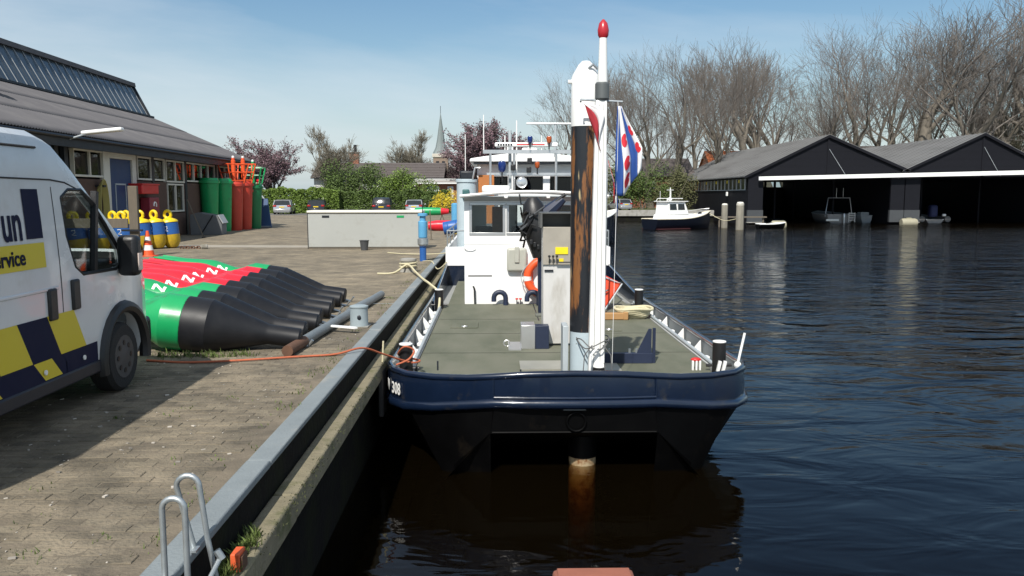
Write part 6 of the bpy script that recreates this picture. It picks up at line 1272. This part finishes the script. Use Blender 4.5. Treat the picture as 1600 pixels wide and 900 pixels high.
def plum(seed):
    T, K = grow(seed, levels=4, spread=.60, up=.18, first=.20, nlimb=(6, 8), ratio=.72, twig_n=6, split=4, trunk_r=.025, minr=.0012)
    pts = K.v; r = random.Random(seed+1)
    cl = leaf_cloud(seed, 26000, .017, lambda q: Vector(pts[q.randrange(len(pts))])+Vector((q.gauss(0, .012), q.gauss(0, .012), q.gauss(0, .012))))
    return tree_mesh('trunk', T, BARK), tree_mesh('branches', K, TWIG), tree_mesh('crown', cl, PLUM)
for k, (sd_, px, top, Y, wd, lab) in enumerate(((37, 444, 212, 96, 1.3, 'purple leaved plum tree beyond the workshop corner'), (11, 765, 186, 100, 1.35, 'purple leaved plum tree behind the vessel aerials'), (37, 712, 235, 112, 1.1, 'small purple plum tree right of the church spire'))):
    x, y, h = px_tree(px, top, Y); a, b, c = plum(sd_) if k < 2 else (a0, b0, c0)
    if k == 0: a0, b0, c0 = a, b, c
    plant('plum_tree', lab, x, y, G-.1, h, k*2.0, (('trunk', a), ('branches', b), ('crown', c)), 'purple plum trees', sxy=wd)
def shrub(name, label, cx_, cy_, rx, ry, h, n, m, seed, size=.16, stems=6, z=G, box=False, cat='shrub', group=None):
    t = thing(name, label, cat, (cx_, cy_, z), 0, group); r0 = random.Random(seed)
    lumps = [(r0.uniform(-.75, .75), r0.uniform(-.6, .6), r0.uniform(.25, .8), r0.uniform(.28, .5)) for i in range(16)]
    def f(r):
        if box:
            a = r.choice(('f', 'f', 't', 'v')); x = r.uniform(-1, 1); b_ = .10*math.sin(x*9+seed)+.06*math.sin(x*31)
            if a == 'f': return (x*rx, -ry+abs(r.gauss(0, .1)), r.uniform(0, h*(1+b_*.6)))
            if a == 't': return (x*rx, r.uniform(-ry, ry), h*(1+b_*.6)-abs(r.gauss(0, .12)))
            return (x*rx, r.uniform(-ry, ry), r.uniform(0, h))
        l = lumps[r.randrange(16)]; d = Vector((r.gauss(0, 1), r.gauss(0, 1), r.gauss(0, 1))).normalized()*l[3]*(r.random()**.35)
        return ((l[0]+d.x)*rx, (l[1]+d.y)*ry, max(.02, (l[2]+d.z*.9)*h))
    leaf_cloud(seed, n, size, f).build('foliage', m, t, world=False, fix=False, smooth=0)
    if not box:
        for i in range(stems): a = i*6.28/stems; MB().tube([(.1*math.cos(a), .1*math.sin(a), 0), (.35*rx*math.cos(a), .35*ry*math.sin(a), h*.4), (.6*rx*math.cos(a+.3), .6*ry*math.sin(a+.3), h*.75)], [.06, .04, .015], 5).build('stem', BARK, t, world=False)
    return t
shrub('hedge', 'clipped bright green hedge behind the silver hatchback', -22.2, 91.5, 5.4, .7, 2.6, 14000, LEAF, 3, .26, box=True, cat='hedge')
shrub('hedge', 'darker green hedge behind the sport utility car', -11.0, 92.5, 6.2, .7, 2.4, 14000, LEAFD, 5, .26, box=True, cat='hedge')
shrub('green_shrub', 'large loose green shrub in front of the long house', -16.2, 96, 3.4, 2.0, 5.2, 13000, LEAFD, 11, .19); shrub('green_shrub', 'spreading fresh green shrub left of the brick annex', -9.6, 93.8, 3.4, 1.6, 4.9, 10000, LEAF, 12, .19)
shrub('yellow_bush', 'yellow flowering bush in front of the brick annex', -5.2, 88, 1.5, 1.0, 2.3, 2200, LEAFY, 13, .14); shrub('small_shrub', 'small dark shrub beside the yellow bush', -6.9, 91, 1.0, .8, 2.0, 1400, LEAFD, 14, .15)
for i, (x, y, rx, h, m) in enumerate(((9.5, 118, 4.5, 6.0, THICK), (15.5, 119, 4.5, 6.6, THICK), (21.0, 118, 4.2, 6.2, LEAFD), (25.6, 118, 3.6, 5.6, THICK), (4.0, 117, 4.0, 4.8, THICK))):
    shrub('bank_bush', ['brownish bush behind the white mast', 'tall brownish green thicket behind the flag', 'dark green bush behind the far bank car', 'bush left of the boathouse side wall', 'low bush left of the mast on the far bank'][i], x, y, rx, 1.8, h, 8000, m, 30+i, .24, z=G-.05, group='bushes on the far bank')
